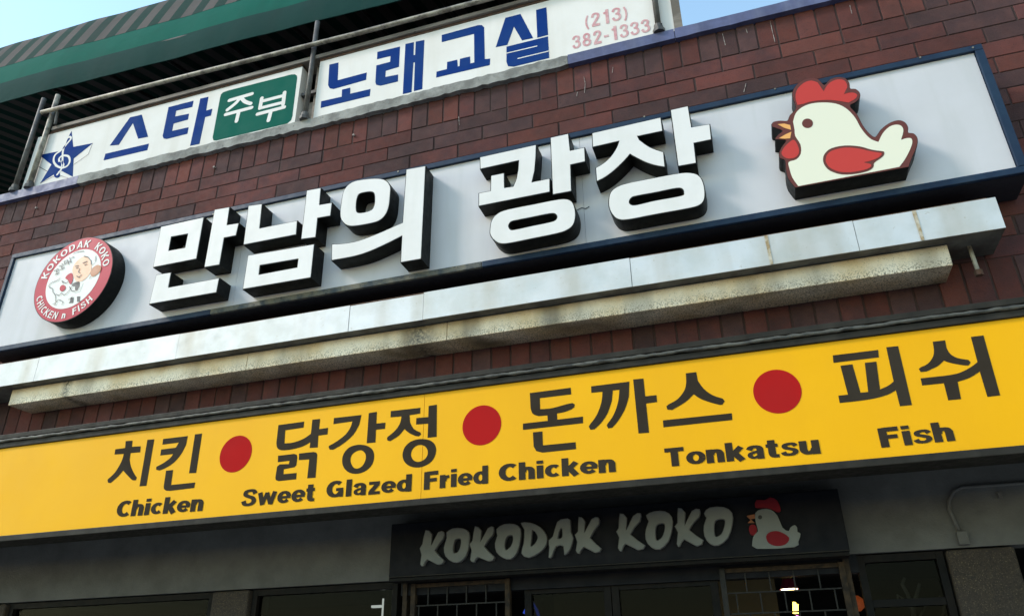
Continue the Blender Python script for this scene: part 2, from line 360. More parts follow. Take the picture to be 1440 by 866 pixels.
ro = rest.build('brick_courses', brick_mats[0], wall); ro['kind'] = 'stuff'
for m in brick_mats[1:]: ro.data.materials.append(m)
ro.data.polygons.foreach_set('material_index', restv)
print('individual bricks', nb)

# coping: painted ends and a bare weathered length between
def cop(x0, x1, m, seg, jag):
    mb = MB(); n = max(2, int((x1-x0)/seg)); xs = [x0+(x1-x0)*i/n for i in range(n+1)]
    top = [3.292+random.uniform(-jag, jag)*0.8 for _ in xs]; bot = [3.221+random.uniform(-jag, jag) for _ in xs]
    for i in range(n):
        a, b_ = xs[i], xs[i+1]; yf0 = -0.032
        mb.quad((a, yf0, bot[i]), (b_, yf0, bot[i+1]), (b_, yf0, top[i+1]), (a, yf0, top[i]))
        mb.quad((a, yf0, top[i]), (b_, yf0, top[i+1]), (b_, 0.35, 3.30), (a, 0.35, 3.30))
        mb.quad((a, 0.35, 3.215), (b_, 0.35, 3.215), (b_, yf0, bot[i+1]), (a, yf0, bot[i]))
    mb.quad((x0, yf0, bot[0]), (x0, yf0, top[0]), (x0, 0.35, 3.3), (x0, 0.35, 3.215)); mb.quad((x1, 0.35, 3.215), (x1, 0.35, 3.3), (x1, yf0, top[-1]), (x1, yf0, bot[-1]))
    return mb.build('coping', m, B)
c1 = cop(XL, -4.27, m_coppaint, 0.5, 0.001); c1['label'] = 'faded blue painted coping length'
c2 = cop(-4.268, -0.695, m_concrete, 0.035, 0.006); c2['label'] = 'bare rough grey coping length'
c3 = cop(-0.693, -0.08, m_coppaint, 0.5, 0.001); c3['label'] = 'faded blue painted coping length'
c4 = cop(-0.076, XR, m_coppaint, 0.06, 0.0022); c4['label'] = 'faded blue painted coping with crumbling edge'

# lime runs and old wall plugs on the brickwork
m_lime = mat('lime_run', (0.34, 0.30, 0.28), 0.9, col2=(0.16, 0.10, 0.09), scale=60)
for pts in ([(821, 108), (823, 118), (822, 131)], [(1083, 30), (1086, 44), (1090, 60)], [(1016, 48), (1018, 56), (1020, 64)], [(1049, 41), (1051, 47)], [(1195, 8), (1198, 20)], [(812, 130), (811, 136)], [(645, 164), (646, 176)], [(1049, 118), (1046, 130)], [(862, 95), (861, 103)]):
    q = [at(x, y, 0) for x, y in pts]; MB().stroke(q, 0.0032, -0.0016, 0.001).build('lime_run', m_lime, wall)
for x, y in ((498, 191), (52, 293), (302, 236), (1376, 92)):
    X_, Z_ = at(x, y, 0); MB().tube([(X_, 0.0, Z_), (X_, -0.012, Z_)], 0.0075, 8).build('wall_plug', m_lime, wall)

# recessed shop front below the yellow sign
YH = 0.50
hd = MB().box(XL, XR, YH, YH+0.12, 0.507, 0.95).build('header_beam', m_header, B)
sf = MB().box(XL, XR, 0.3, YH, 0.95, 1.05).build('soffit', m_header, B)
ls = MB().box(XL, XR, 0.312, 0.318, 0.80, 0.86)
MB().box(XL, XR, 0.0, 0.298, 0.80, 0.858).build('lintel', m_trim, B)
side = [MB().box(XL-0.3, XL, 0, 4.6, GROUND, 3.2).build('side_wall', m_header, B), MB().box(XR, XR+0.3, 0, 4.6, GROUND, 3.2).build('side_wall', m_header, B)]
MB().box(XL, XR, 4.5, 4.6, GROUND, 3.2).build('rear_wall', m_interior, B)
MB().box(XL, XR, YH+0.13, 4.5, 0.80, 0.85).build('shop_ceiling', m_interior, B)
MB().box(XL, XR, 0.35, 4.6, 3.10, 3.20).build('terrace_floor', m_interior, B)
def col(x0, x1):
    o = MB().box(x0, x1, YH-0.005, YH+0.2, GROUND+0.13, 0.5).build('column', m_agg, B); return bevel(o, 0.01)
xa = at(298, 845, YH)[0]; xb = at(350, 840, YH)[0]; col(xa, xb)
xa = at(-80, 850, YH)[0]; xb = at(8, 855, YH)[0]; col(xa, xb)
xr0 = at(1331, 778, YH)[0]; xr1 = at(1425, 765, YH)[0]; col(xr0, xr1); col(xr1+0.9, xr1+1.2)

def glazed(x0, x1, ztop, label, splits=(), transoms=()):
    f = MB(); fw = 0.03; zb = GROUND+0.14
    f.box(x0, x0+fw, YH+0.02, YH+0.08, zb, ztop); f.box(x1-fw, x1, YH+0.02, YH+0.08, zb, ztop); f.box(x0+fw+.001, x1-fw-.001, YH+0.02, YH+0.08, ztop-fw, ztop)
    for s_ in splits: f.box(s_-0.018, s_+0.018, YH+0.022, YH+0.078, zb, ztop-fw-.001)
    for t in transoms: f.box(x0+fw+.001, x1-fw-.001, YH+0.026, YH+0.074, t-0.015, t+0.015)
    fo = f.build('window', m_door, B); fo['label'] = label
    xs = [x0+fw]+sorted(splits)+[x1-fw]
    for a, b in zip(xs, xs[1:]): MB().box(a+0.002, b-0.002, YH+0.045, YH+0.051, zb, ztop-fw-.002).build('pane', m_glass, fo)
    return fo
glazed(xb if False else at(350, 840, YH)[0]+0.01, -1.885, 0.50, 'wide dark shop window left of the black sign')
xw0 = at(1196, 776, YH)[0]+0.02
glazed(xw0, xr0-0.01, 0.50, 'dark window with a plant behind it', transoms=(0.30,))
glazed(at(8, 855, YH)[0]+.01, at(298, 845, YH)[0]-.01, 0.50, 'dark shop window between two stone columns')
# door zone: posts, two lattice gates, glass doors
def gate(x0, x1, ztop, ox, post_mats):
    t = thing('lattice_gate', ((x0+x1)/2, YH, GROUND+0.13), '', 'gate')
    for xx, m in ((x0, post_mats[0]), (x1, post_mats[1])):
        MB().box(xx-0.012, xx+0.012, YH-0.01, YH+0.02, GROUND+0.14, ztop+0.02).build('post', m, t)
    z = ztop; r = 0
    pitch = 0.105; rp = 0.088
    MB().box(x0+.013, x1-.013, YH-0.003, YH+0.013, z, z+0.018).build('top_rail', post_mats[1], t)
    while z > GROUND+0.3 and r < 20:
        bars = MB()
        zz = z-rp
        bars.box(x0+.013, x1-.013, YH, YH+0.01, zz-0.003, zz+0.003); bb = bars.build('rail', m_gate, t)
        x = x0+(0.08 if r % 2 == 0 else 0.03)+ox
        while x < x1-0.02:
            MB().box(x-0.003, x+0.003, YH+0.0012, YH+0.0088, zz+0.0035, z-0.0035).build('upright_bar', m_gate, t); x += pitch
        z = zz; r += 1
    return t
gx0, gx1 = at(582, 830, YH)[0], at(714, 826, YH)[0]
g1 = gate(gx0, gx1, at(640, 823, YH)[1], 0.0, (m_rustgate, m_rustgate)); g1['label'] = 'iron lattice gate under the left half of the black sign'
gx2, gx3 = at(1016, 810, YH)[0], at(1184, 800, YH)[0]
g2 = gate(gx2, gx3, at(1100, 801, YH)[1], 0.02, (m_gate, m_rustgate)); g2['label'] = 'iron lattice gate under the painted hen, lamp shining behind'
MB().box(at(570, 820, YH)[0]-.012, at(570, 820, YH)[0]+.012, YH+.0, YH+0.05, GROUND+0.14, 0.50).build('door_jamb', m_rustgate, B)
MB().box(at(1191, 800, YH)[0]-.012, at(1191, 800, YH)[0]+.014, YH+.0, YH+0.05, GROUND+0.14, 0.50).build('door_jamb', m_rustgate, B)
dz = at(860, 822, YH)[1]
MB().box(-1.86, 0.36, YH+0.01, YH+0.09, dz+0.001, 0.505).build('transom_board', m_blackbox, B)
def door(x0, x1):
    d = MB(); fw = 0.035
    d.box(x0, x0+fw, YH+0.03, YH+0.07, GROUND+0.14, dz); d.box(x1-fw, x1, YH+0.03, YH+0.07, GROUND+0.14, dz); d.box(x0+fw+.001, x1-fw-.001, YH+0.03, YH+0.07, dz-0.02, dz)
    o = d.build('glass_door', m_door, B); MB().box(x0+fw+.001, x1-fw-.001, YH+0.047, YH+0.053, GROUND+0.2, dz-.021).build('pane', m_glass, o)
    MB().tube([(x1-0.08, YH, -0.9), (x1-0.08, YH, -0.4)], 0.012).build('handle', m_pipe, o)
xd0, xd1, xd2 = at(735, 840, YH)[0], at(858, 835, YH)[0], at(1010, 830, YH)[0]
door(xd0, xd1-0.002); door(xd1+0.002, xd2)
m_warm = mat('dim_ochre_wall', (0.22, 0.17, 0.085), 0.9)
MB().box(xd0-0.3, xd2+0.25, 2.2, 2.25, GROUND, 0.79).build('partition_wall', m_warm, B)

# ------------------------------------------------------------------ main sign
YF = -0.22; YP = -0.205; YL = -0.305
sx0, sx1, sz0, sz1 = -4.412, 1.247, 1.866, 2.57
S = thing('main_sign', (-1.6, 0, sz0), 'long white shop sign in a navy frame with big raised white Korean letters', 'sign')
fr = MB().box(sx0, sx1, YP+0.006, -0.002, sz0+.001, sz1-.001).build('sign_box', m_navy_dark, S)
fw = 0.032
for nm, bx in (('top', (sx0, sx1, sz1-fw, sz1)), ('l', (sx0, sx0+fw*.8, sz0+fw, sz1-fw)), ('r', (sx1-fw*1.1, sx1, sz0+fw, sz1-fw))):
    o = MB().box(bx[0], bx[1], YF, -0.001, bx[2]+(.0005 if nm != 'top' else 0), bx[3]).build('frame_rail', m_navy, S); bevel(o, 0.003)
xs = [sx0, -2.75, -1.15, sx1]
for a, b, m in zip(xs, xs[1:], (m_navy, m_peel, m_navy)):
    o = MB().box(a, b-0.001, YF, YP+0.004, sz0, sz0+fw).build('frame_rail', m, S); bevel(o, 0.003)
    if m is m_peel: o['label'] = 'peeling beige stretch of the frame'
seams = [sx0+fw*.8+.001, -2.62, -0.62, sx1-fw*1.1-.001]
for a, b in zip(seams, seams[1:]): MB().box(a, b-0.0015, YP, YP+0.005, sz0+fw+.001, sz1-fw-.001).build('face_panel', m_panel, S)

def channel(label, polys):
    """one raised syllable: black body (part) with white face (sub-part)"""
    body = MB(); face = MB()
    for outer, holes in polys:
        body.prism(offset(outer, 0.0045), YL, YP-0.001, [offset(h, -0.0045) for h in holes])
        face.prism(outer, YL-0.003, YL, holes)
    o = body.build('raised_letter', m_return, S); o['label'] = label
    face.build('letter_face', m_white_face, o)
R5 = 4
t = T(200, 280, 5.093, YL-.003)
channel('raised syllable right of the round badge', [(t([(135, 200), (437, 133), (385, 425), (80, 485)]), [t([(205, 268), (330, 245), (308, 350), (185, 372)])]),
    (t([(520, 78), (622, 60), (603, 188), (688, 175), (668, 258), (583, 275), (550, 467), (447, 484)]), []),
    (t([(102, 543), (203, 528), (183, 636), (547, 568), (528, 665), (52, 748)]), [])])
t = T(330, 250, 4.8125, YL-.003)
channel('second raised syllable with a slot in its lower box', [(t([(95, 192), (182, 180), (165, 345), (420, 293), (413, 382), (62, 450)]), []),
    (t([(490, 88), (580, 72), (570, 186), (655, 172), (645, 255), (558, 270), (545, 400), (452, 412)]), []),
    (t([(92, 527), (535, 452), (512, 672), (57, 750)]), [t([(168, 590), (433, 545), (425, 608), (160, 658)])])])
t = T(455, 225, 5.094, YL-.003)
channel('third raised syllable with ring and tall post', [(t(smooth([(150, 215), (205, 162), (290, 142), (390, 136), (445, 150), (474, 190), (474, 240), (464, 330), (440, 390), (395, 432), (320, 454), (215, 470), (165, 462), (132, 430), (122, 385), (130, 300)])),
      [t(smooth([(233, 290), (250, 245), (290, 230), (340, 225), (365, 240), (370, 290), (362, 335), (340, 362), (290, 378), (245, 380), (230, 355)]))]),
    (t(smooth([(62, 605), (150, 600), (260, 578), (400, 525), (490, 485), (569, 450)], 3, False)+[(595, 70), (727, 46), (695, 705), (555, 730)]+smooth([(565, 538), (500, 572), (400, 620), (300, 662), (200, 690), (60, 715)], 3, False)), [])])
t = T(665, 180, 4.811, YL-.003)
channel('fourth raised syllable left of the last one', [(t([(50, 200), (425, 117), (422, 200), (414, 290), (395, 370), (517, 345), (517, 430), (42, 525), (42, 443), (122, 427), (125, 325), (208, 308), (210, 408), (275, 398), (297, 345), (309, 280), (313, 217), (52, 275)]), []),
    (t([(527, 68), (643, 42), (655, 157), (752, 135), (757, 225), (657, 247), (663, 425), (543, 447)]), []),
    (t(smooth([(118, 690), (130, 625), (170, 580), (240, 553), (400, 521), (560, 489), (630, 484), (668, 502), (686, 545), (690, 600), (674, 655), (630, 690), (560, 712), (400, 745), (250, 775), (185, 778), (145, 755), (122, 725)])),
      [t(smooth([(238, 660), (256, 632), (300, 620), (400, 600), (510, 578), (555, 577), (572, 600), (560, 625), (520, 640), (400, 665), (290, 689), (252, 689)]))])])
t = T(825, 145, 4.683, YL-.003)
channel('raised syllable nearest the hen', [(t([(38, 200), (485, 98), (497, 182), (330, 217)]+smooth([(345, 245), (400, 285), (450, 308), (503, 325)], 3, False)+smooth([(512, 418), (450, 407), (390, 387), (330, 358), (285, 333)], 3, False)+smooth([(282, 335), (240, 383), (180, 440), (120, 485), (68, 512)], 3, False)+smooth([(62, 428), (110, 400), (160, 355), (200, 295), (217, 247)], 3, False)+[(42, 287)]), []),
    (t([(555, 48), (665, 23), (688, 162), (808, 142), (818, 238), (703, 262), (718, 393), (605, 413)]), []),
    (t(smooth([(148, 645), (160, 590), (200, 555), (270, 530), (440, 496), (610, 465), (690, 463), (740, 483), (766, 530), (775, 590), (768, 640), (735, 672), (660, 692), (450, 730), (270, 764), (205, 760), (170, 728), (152, 690)])),
      [t(smooth([(277, 650), (294, 620), (340, 606), (450, 586), (590, 558), (632, 564), (642, 590), (622, 613), (450, 645), (335, 672), (292, 672)]))])])

def layer(name, m, parent, polys, y, dy=0.0008, label=None):
    mb = MB()
    for outer, holes in polys: mb.prism(outer, y, y+dy, holes)
    o = mb.build(name, m, parent)
    if label: o['label'] = label
    return o
# hen on the sign
t = T(1080, 100, 4.81, YL)
hs = [(25, 362), (40, 345), (85, 338), (132, 338), (150, 300), (190, 255), (172, 190), (165, 150), (187, 105), (230, 68), (290, 50), (340, 60), (380, 97), (420, 60), (470, 44), (522, 52), (548, 85), (554, 120), (592, 124), (620, 152), (615, 187), (590, 212), (552, 238), (600, 295), (640, 370), (685, 425), (727, 448), (765, 398), (820, 355), (880, 335), (922, 347), (945, 380), (946, 418), (985, 425), (1010, 460), (1003, 515), (975, 580), (950, 648)]
ho = t(smooth(hs, 3, False)+[(187, 788)]+smooth([(185, 788), (140, 730), (122, 670), (116, 605), (84, 590), (76, 560), (92, 518), (125, 470), (82, 463), (50, 460), (72, 432), (100, 405), (60, 387), (30, 378)], 3, False))
H = MB().prism(offset(ho, 0.002), YL+0.001, YP-0.001).build('raised_hen', m_return, S); H['label'] = 'raised cartoon hen with red comb'
layer('outline', m_brown, H, [(ho, [])], YL-0.001, 0.002)
layer('body', m_hencream, H, [(t(smooth([(170, 345), (187, 290), (230, 248), (300, 222), (400, 216), (480, 230), (540, 265), (590, 320), (622, 378), (660, 430), (700, 465), (745, 482)], 3, False)+smooth([(748, 480), (775, 425), (820, 380), (870, 365), (905, 377), (915, 410), (900, 465)], 3, False)+smooth([(902, 468), (940, 456), (970, 460), (975, 490), (957, 540), (925, 600), (888, 650)], 3, False)+[(207, 780)]+smooth([(205, 780), (165, 722), (145, 660), (140, 618), (192, 600), (222, 560), (220, 500), (185, 442), (180, 400)], 3, False)), [])], YL-0.002)
layer('comb', m_henred, H, [(t(smooth([(200, 233), (186, 182), (196, 130), (240, 85), (290, 68), (335, 80)], 3, False)+smooth([(374, 136), (385, 120), (420, 80), (470, 60), (515, 66), (536, 100), (530, 128)], 3, False)+smooth([(519, 156), (545, 150), (580, 150), (603, 165), (590, 190), (545, 216)], 3, False)+smooth([(535, 214), (480, 205), (400, 198), (300, 207), (240, 224)], 3, False)), [])], YL-0.002)
layer('comb_fold', m_brown, H, [(t([(514, 158), (532, 120), (555, 146)]), []), (t([(362, 108), (375, 140), (390, 108), (376, 100)]), [])], YL-0.003)
layer('eye', m_brown, H, [(t(circle(267, 357, 37, 28, 32)), [])], YL-0.003)
layer('wing_edge', m_brown, H, [(t(smooth([(372, 600), (385, 560), (430, 525), (520, 507), (620, 513), (700, 535), (770, 545), (786, 553), (775, 582), (720, 622), (712, 652), (680, 677), (600, 697), (500, 702), (420, 677), (383, 640)], 3)), [])], YL-0.003)
layer('wing', m_henred, H, [(t(smooth([(390, 600), (403, 565), (440, 540), (520, 522), (610, 528), (700, 548), (760, 558), (768, 566), (745, 590), (690, 612), (648, 622), (695, 634), (690, 655), (650, 672), (560, 688), (480, 684), (420, 658), (396, 628)], 3)), [])], YL-0.004)
layer('wattle', m_henred, H, [(t(smooth([(92, 562), (105, 525), (140, 488), (176, 468), (205, 515), (208, 558), (180, 588), (125, 592)], 3)), [])], YL-0.002)
layer('beak', m_orange, H, [(t([(65, 362), (110, 358), (150, 368), (156, 400), (110, 386)]), []), (t([(75, 456), (120, 430), (158, 413), (150, 457), (110, 460)]), [])], YL-0.002)

# ------------------------------------------------------------------ block lettering drawn with strokes
def arc(cx, cy_, rx, ry, a0, a1, n=14): return [(cx+rx*math.cos(math.radians(a0+(a1-a0)*i/n)), cy_+ry*math.sin(math.radians(a0+(a1-a0)*i/n))) for i in range(n+1)]
def sp_(p, n=4): return smooth(p, n, False)
arch = sp_([(.16, .44), (.20, .56), (.32, .63), (.45, .60), (.51, .48)])+[(.51, 0)]
GL = {
 'C': (.78, [(arc(.43, .5, .31, .40, 48, 312), .23)]), 'h': (.68, [([(.125, 0), (.125, 1)], .24), (arch, .22)]),
 'i': (.30, [([(.135, 0), (.135, .73)], .24), ([(.135, .82), (.135, 1)], .24)]), 'c': (.64, [(arc(.34, .365, .225, .265, 45, 315), .2)]),
 'k': (.68, [([(.125, 0), (.125, 1)], .24), ([(.56, .73), (.22, .32)], .21), ([(.28, .44), (.56, 0)], .23)]),
 'e': (.68, [(arc(.34, .365, .235, .265, 2, 322), .19), ([(.14, .35), (.66, .35)], .13)]), 'n': (.68, [([(.125, 0), (.125, .73)], .24), (arch, .22)]),
 'S': (.80, [(sp_([(.67, .70), (.58, .86), (.40, .90), (.20, .84), (.17, .68), (.35, .56), (.55, .47), (.64, .31), (.56, .16), (.38, .10), (.18, .15), (.10, .33)]), .2)]),
 's': (.62, [(sp_([(.53, .52), (.44, .63), (.30, .645), (.16, .59), (.16, .47), (.30, .40), (.46, .32), (.49, .2), (.40, .11), (.27, .09), (.13, .13), (.07, .24)]), .165)]),
 'w': (.98, [([(.09, .73), (.27, .02)], .2), ([(.27, .05), (.46, .7)], .17), ([(.46, .7), (.67, .05)], .17), ([(.67, .02), (.86, .73)], .2)]),
 't': (.47, [(sp_([(.2, .93), (.2, .5), (.2, .22), (.26, .1), (.43, .08)]), .22), ([(0, .64), (.42, .64)], .16)]),
 'G': (.90, [(arc(.43, .5, .31, .40, 48, 330), .23), ([(.45, .46), (.80, .46)], .16), ([(.72, .4), (.72, .02)], .16)]),
 'l': (.30, [([(.135, 0), (.135, 1)], .24)]),
 'a': (.68, [(sp_([(.11, .50), (.2, .63), (.36, .655), (.48, .58), (.50, .45)])+[(.50, .0)], .2), (sp_([(.5, .41), (.3, .37), (.15, .29), (.14, .17), (.25, .09), (.4, .13), (.5, .25)]), .15)]),
 'z': (.60, [([(.04, .655), (.55, .655)], .16), ([(.03, .08), (.57, .08)], .16), ([(.46, .6), (.13, .13)], .2)]),
 'd': (.70, [([(.545, 0), (.545, 1)], .24), (arc(.33, .365, .215, .265, 0, 360, 22), .2)]),
 'F': (.72, [([(.13, 0), (.13, 1)], .25), ([(.13, .90), (.66, .90)], .2), ([(.13, .52), (.60, .52)], .18)]),
 'r': (.48, [([(.125, 0), (.125, .73)], .24), (sp_([(.18, .40), (.26, .57), (.44, .62)]), .2)]),
 'T': (.76, [([(0, .9), (.72, .9)], .2), ([(.36, 0), (.36, .85)], .25)]), 'o': (.70, [(arc(.345, .365, .235, .265, 0, 360, 22), .2)]),
 'u': (.70, [(sp_([(.12, .73), (.12, .45), (.12, .25), (.2, .12), (.32, .1), (.45, .18), (.5, .3)]), .22), ([(.54, 0), (.54, .73)], .24)]),
 '2': (.72, [(sp_([(.14, .66), (.2, .84), (.36, .9), (.52, .82), (.54, .66), (.42, .48), (.18, .16)]), .18), ([(.08, .09), (.62, .09)], .18)]),
 '1': (.58, [([(.36, 0), (.36, 1)], .22), ([(.12, .76), (.36, .82)], .14)]),
 '3': (.70, [(sp_([(.12, .70), (.2, .86), (.36, .9), (.52, .82), (.52, .66), (.42, .56), (.28, .53)]), .17), (sp_([(.28, .53), (.46, .5), (.56, .36), (.54, .2), (.38, .1), (.2, .13), (.1, .3)]), .17)]),
 '8': (.72, [(arc(.35, .72, .18, .18, 0, 360, 20), .17), (arc(.35, .29, .23, .2, 0, 360, 20), .18)]), '-': (.46, [([(.05, .42), (.38, .42)], .16)]),
 '(': (.38, [(arc(.52, .4, .38, .62, 130, 230), .12)]), ')': (.38, [(arc(-.14, .4, .38, .62, 50, -50), .12)]),
 'K': (.78, [([(.12, 0), (.12, 1)], .22), ([(.66, 1), (.2, .42)], .2), ([(.3, .56), (.70, 0)], .22)]), 'O': (.94, [(arc(.46, .5, .33, .40, 0, 360, 22), .21)]),
 'D': (.86, [([(.12, 0), (.12, 1)], .22), (sp_([(.13, .90), (.4, .9), (.62, .75), (.67, .5), (.62, .25), (.4, .1), (.13, .1)]), .2)]),
 'A': (.86, [([(.09, 0), (.40, 1)], .2), ([(.44, 1), (.75, 0)], .2), ([(.2, .28), (.64, .28)], .16)]), 'H': (.84, [([(.12, 0), (.12, 1)], .22), ([(.66, 0), (.66, 1)], .22), ([(.12, .5), (.66, .5)], .18)]),
 'I': (.30, [([(.13, 0), (.13, 1)], .22)]), 'E': (.72, [([(.12, 0), (.12, 1)], .22), ([(.12, .91), (.64, .91)], .18), ([(.12, .5), (.6, .5)], .17), ([(.12, .09), (.66, .09)], .18)]),
 'N': (.84, [([(.11, 0), (.11, 1)], .2), ([(.67, 0), (.67, 1)], .2), ([(.12, .95), (.66, .05)], .2)]), ' ': (.34, [])}
def adv(s, track=0.06): return sum(GL[c][0]+track for c in s)-track
def draw_text(mb, s, f, y, wm=1.0, track=0.06):
    """f maps (u,v) in cap heights to (x,z); every stroke sits a hair prouder than the last"""
    x = 0; k = 0
    for c in s:
        for pts, wd in GL[c][1]:
            L = MB(); L.stroke(pts, (wd*wm*1.08, wd*wm*0.70) if len(pts) > 2 else wd*wm, 0, None)
            b = len(mb.v); yy = y-0.00012*(k % 5); k += 1
            mb.v += [(*((lambda q: (q[0], yy, q[1]))(f(px+x, pz))),) for px, _, pz in L.v]; mb.f += [tuple(b+i for i in q) for q in L.f]
        x += GL[c][0]+track
def line_text(name, s, p0, p1, top, Y, m, parent, wm=1.0, track=0.06, label=None):
    a = at(*p0, Y); b = at(*p1, Y); h = at(*top, Y)[1]-a[1]; k = (b[0]-a[0])/adv(s, track); sl = (b[1]-a[1])/(b[0]-a[0])
    mb = MB(); draw_text(mb, s, lambda u, v: (a[0]+u*k, a[1]+v*h+u*k*sl), Y, wm, track); o = mb.build(name, m, parent)
    if label: o['label'] = label
    return o

# round badge
dc = (-3.722, 2.221); DR = 0.285
D = MB().prism(circle(*dc, DR, 72), YL, YP-0.001).build('round_badge', m_return, S); D['label'] = 'thick round badge with red ring of white lettering'
layer('red_ring', m_pinkring, D, [(circle(*dc, DR-0.004, 72), [])], YL-0.001)
layer('white_disc', m_discw, D, [(circle(dc[0]+.002, dc[1], 0.199, 64), [])], YL-0.002)
def arc_text(s, r, a_mid, span, inward, h, wm, name, base_r):
    tot = adv(s, 0.14); mb = MB()
    def f(u, v):
        tt = (u/tot-0.5)*span
        if inward: a_ = math.radians(a_mid-tt); rr = base_r+v*h
        else: a_ = math.radians(a_mid+tt); rr = base_r-v*h
        return (dc[0]+rr*math.cos(a_), dc[1]+rr*math.sin(a_))
    draw_text(mb, s, f, YL-0.003, wm, 0.14); return mb.build(name, m_discw, D)
for wd_, a_, sp in (('KOKODAK', 122, 96), ('KOKO', 35, 50)): arc_text(wd_, 0, a_, sp, True, 0.050, 0.85, 'ring_word', 0.213)
for wd_, a_, sp in (('CHICKEN', 230, 62), ('n', 272, 7), ('FISH', 303, 34)): arc_text(wd_, 0, a_, sp, False, 0.046, 0.8, 'ring_word', 0.265)
t = T(50, 325, 6.416, YL-.003)
def inkl(pl, wd, y=YL-0.0035, mb=None):
    mb = mb or MB()
    for i, p in enumerate(pl): mb.stroke(t(p), wd, y-0.0001*(i % 6), None, True)
    return mb
FIG = [('hat', m_discw, [smooth([(345, 300), (335, 240), (370, 200), (430, 180), (500, 185), (545, 215), (545, 260), (520, 300), (440, 330)], 3)]),
       ('printed_face', m_skin, [smooth([(335, 380), (340, 320), (375, 270), (430, 232), (480, 245), (505, 300), (500, 360), (470, 410), (420, 450), (365, 450)], 3)]),
       ('sleeve_scarf', m_black, [smooth([(330, 480), (350, 465), (395, 455), (400, 490), (375, 530), (355, 525), (358, 500), (330, 495)], 2)]),
       ('boots', m_black, [[(318, 598), (345, 600), (338, 645), (300, 650), (312, 635)], [(374, 590), (403, 588), (398, 620), (405, 636), (375, 637)]]),
       ('drumstick', m_drum, [smooth([(500, 400), (497, 370), (520, 330), (560, 305), (590, 318), (590, 350), (560, 388), (520, 410)], 3)]),
       ('printed_comb', m_pinkring, [smooth([(270, 425), (290, 395), (325, 378), (338, 400), (335, 450), (315, 480), (290, 440)], 3), smooth([(220, 530), (225, 500), (250, 485), (272, 500), (268, 525), (240, 545)], 3)])]
yy = YL-0.003
for nm, m, pl in FIG:
    yy -= 0.0003; layer(nm, m, D, [(t(p), []) for p in pl], yy, 0.0002)
layer('white_pieces', m_discw, D, [(t([(345, 560), (400, 545), (430, 470), (400, 450), (380, 540)]), [])], YL-0.0032, 0.0002)
inkl([[(440, 228), (475, 235), (503, 270), (505, 300)], [(362, 318), (390, 312)], [(430, 290), (468, 275)], [(370, 335), (388, 330)], [(445, 308), (466, 300)], [(375, 408), (395, 418), (418, 395)], [(400, 340), (390, 370), (402, 378)]], 0.0052, YL-0.006).build('face_lines', m_black, D)
inkl([smooth(p, 3, False) for p in ([(225, 425), (200, 445), (150, 465), (125, 490), (130, 510), (155, 520), (160, 550), (180, 580), (185, 640)], [(190, 570), (215, 580), (235, 560), (262, 575), (300, 545), (330, 500)],
       [(245, 450), (275, 470), (300, 455)], [(250, 470), (240, 450)], [(190, 640), (215, 620), (250, 640), (240, 665)], [(160, 660), (185, 650), (175, 670)], [(300, 620), (340, 590)], [(310, 500), (330, 540), (380, 530), (400, 500)], [(345, 205), (380, 190), (440, 182)], [(545, 230), (540, 270)], [(488, 430), (500, 410)])], 0.0036, YL-0.0062).build('hen_lines', m_black, D)
inkl([[(170, 360), (192, 352), (195, 372)], [(195, 345), (208, 342), (206, 368)], [(180, 395), (215, 378)], [(192, 372), (190, 390)], [(215, 320), (235, 310), (240, 330)], [(240, 300), (252, 300), (250, 325)], [(225, 350), (262, 332)], [(240, 330), (238, 345)],
      [(262, 275), (285, 265)], [(262, 275), (265, 298), (290, 285)], [(292, 262), (300, 300)], [(300, 280), (312, 275)], [(312, 240), (322, 285)], [(330, 245), (340, 236), (352, 238)]], 0.0045, YL-0.0062).build('printed_lettering', m_black, D)

for x, y in ((1294, 80), (1368, 66), (906, 163), (300, 300), (560, 240), (1090, 124)):
    a = at(x, y+1.5, YF); MB().tube([(a[0], YF+.001, a[1]), (a[0], YF-0.003, a[1])], 0.0045, 8).build('screw_head', m_pipe, S)
MB().tube([(q[0], YP-0.004, q[1]) for q in (at(812, 296, YP), at(818, 293, YP), at(824, 294, YP), at(829, 291, YP))], 0.0018, 5).build('loose_wire', m_black, S)
# ------------------------------------------------------------------ metal ledges under the main sign
G1 = thing('metal_ledge', (-1.5, 0, 1.62), 'bright galvanised sheet metal ledge running under the main sign', 'ledge')
px_seams = [(50, 505), (250, 468), (492, 422), (596, 403), (886, 345), (1078, 309), (1198, 286), (1285, 272)]
sxs = [-5.6]+[at(x, y+20, -0.23)[0] for x, y in px_seams]+[1.093]
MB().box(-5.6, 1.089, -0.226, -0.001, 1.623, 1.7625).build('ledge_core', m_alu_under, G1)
for i, (a, b) in enumerate(zip(sxs, sxs[1:])):
    dz_ = [0, .002, 0, -.003, .003, 0, .001, 0, 0][i % 9]; dy = [0, 0, .0015, 0, .002, 0, .001, 0, .001][i % 9]
    mb = MB(); z1 = 1.766+dz_; mb.box(a, b-0.0025, -0.231-dy, -0.2265, 1.620, z1); mb.box(a, b-0.0025, -0.226, -0.001, 1.7635, z1-.0005)
    o = mb.build('sheet_panel', m_alu, G1)
m_stain = mat('rust_stain', (0.30, 0.21, 0.10), 0.8, col2=(0.5, 0.46, 0.38), scale=30)
for X_ in (sxs[6], sxs[8]): MB().prism([(X_-0.008, 1.621), (X_+0.004, 1.621), (X_+0.003, 1.765), (X_-0.012, 1.765)], -0.2345, -0.2332).build('rust_stain', m_stain, G1)
MB().box(-5.6, 1.07, -0.20, -0.001, 1.768, 1.788).build('rust_strip', m_rust, G1)
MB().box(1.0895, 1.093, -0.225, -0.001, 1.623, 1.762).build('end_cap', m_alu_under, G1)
rod_t = at(1363.5, 349, -0.11); 
RZ = at(1375, 384, -0.11)[1]
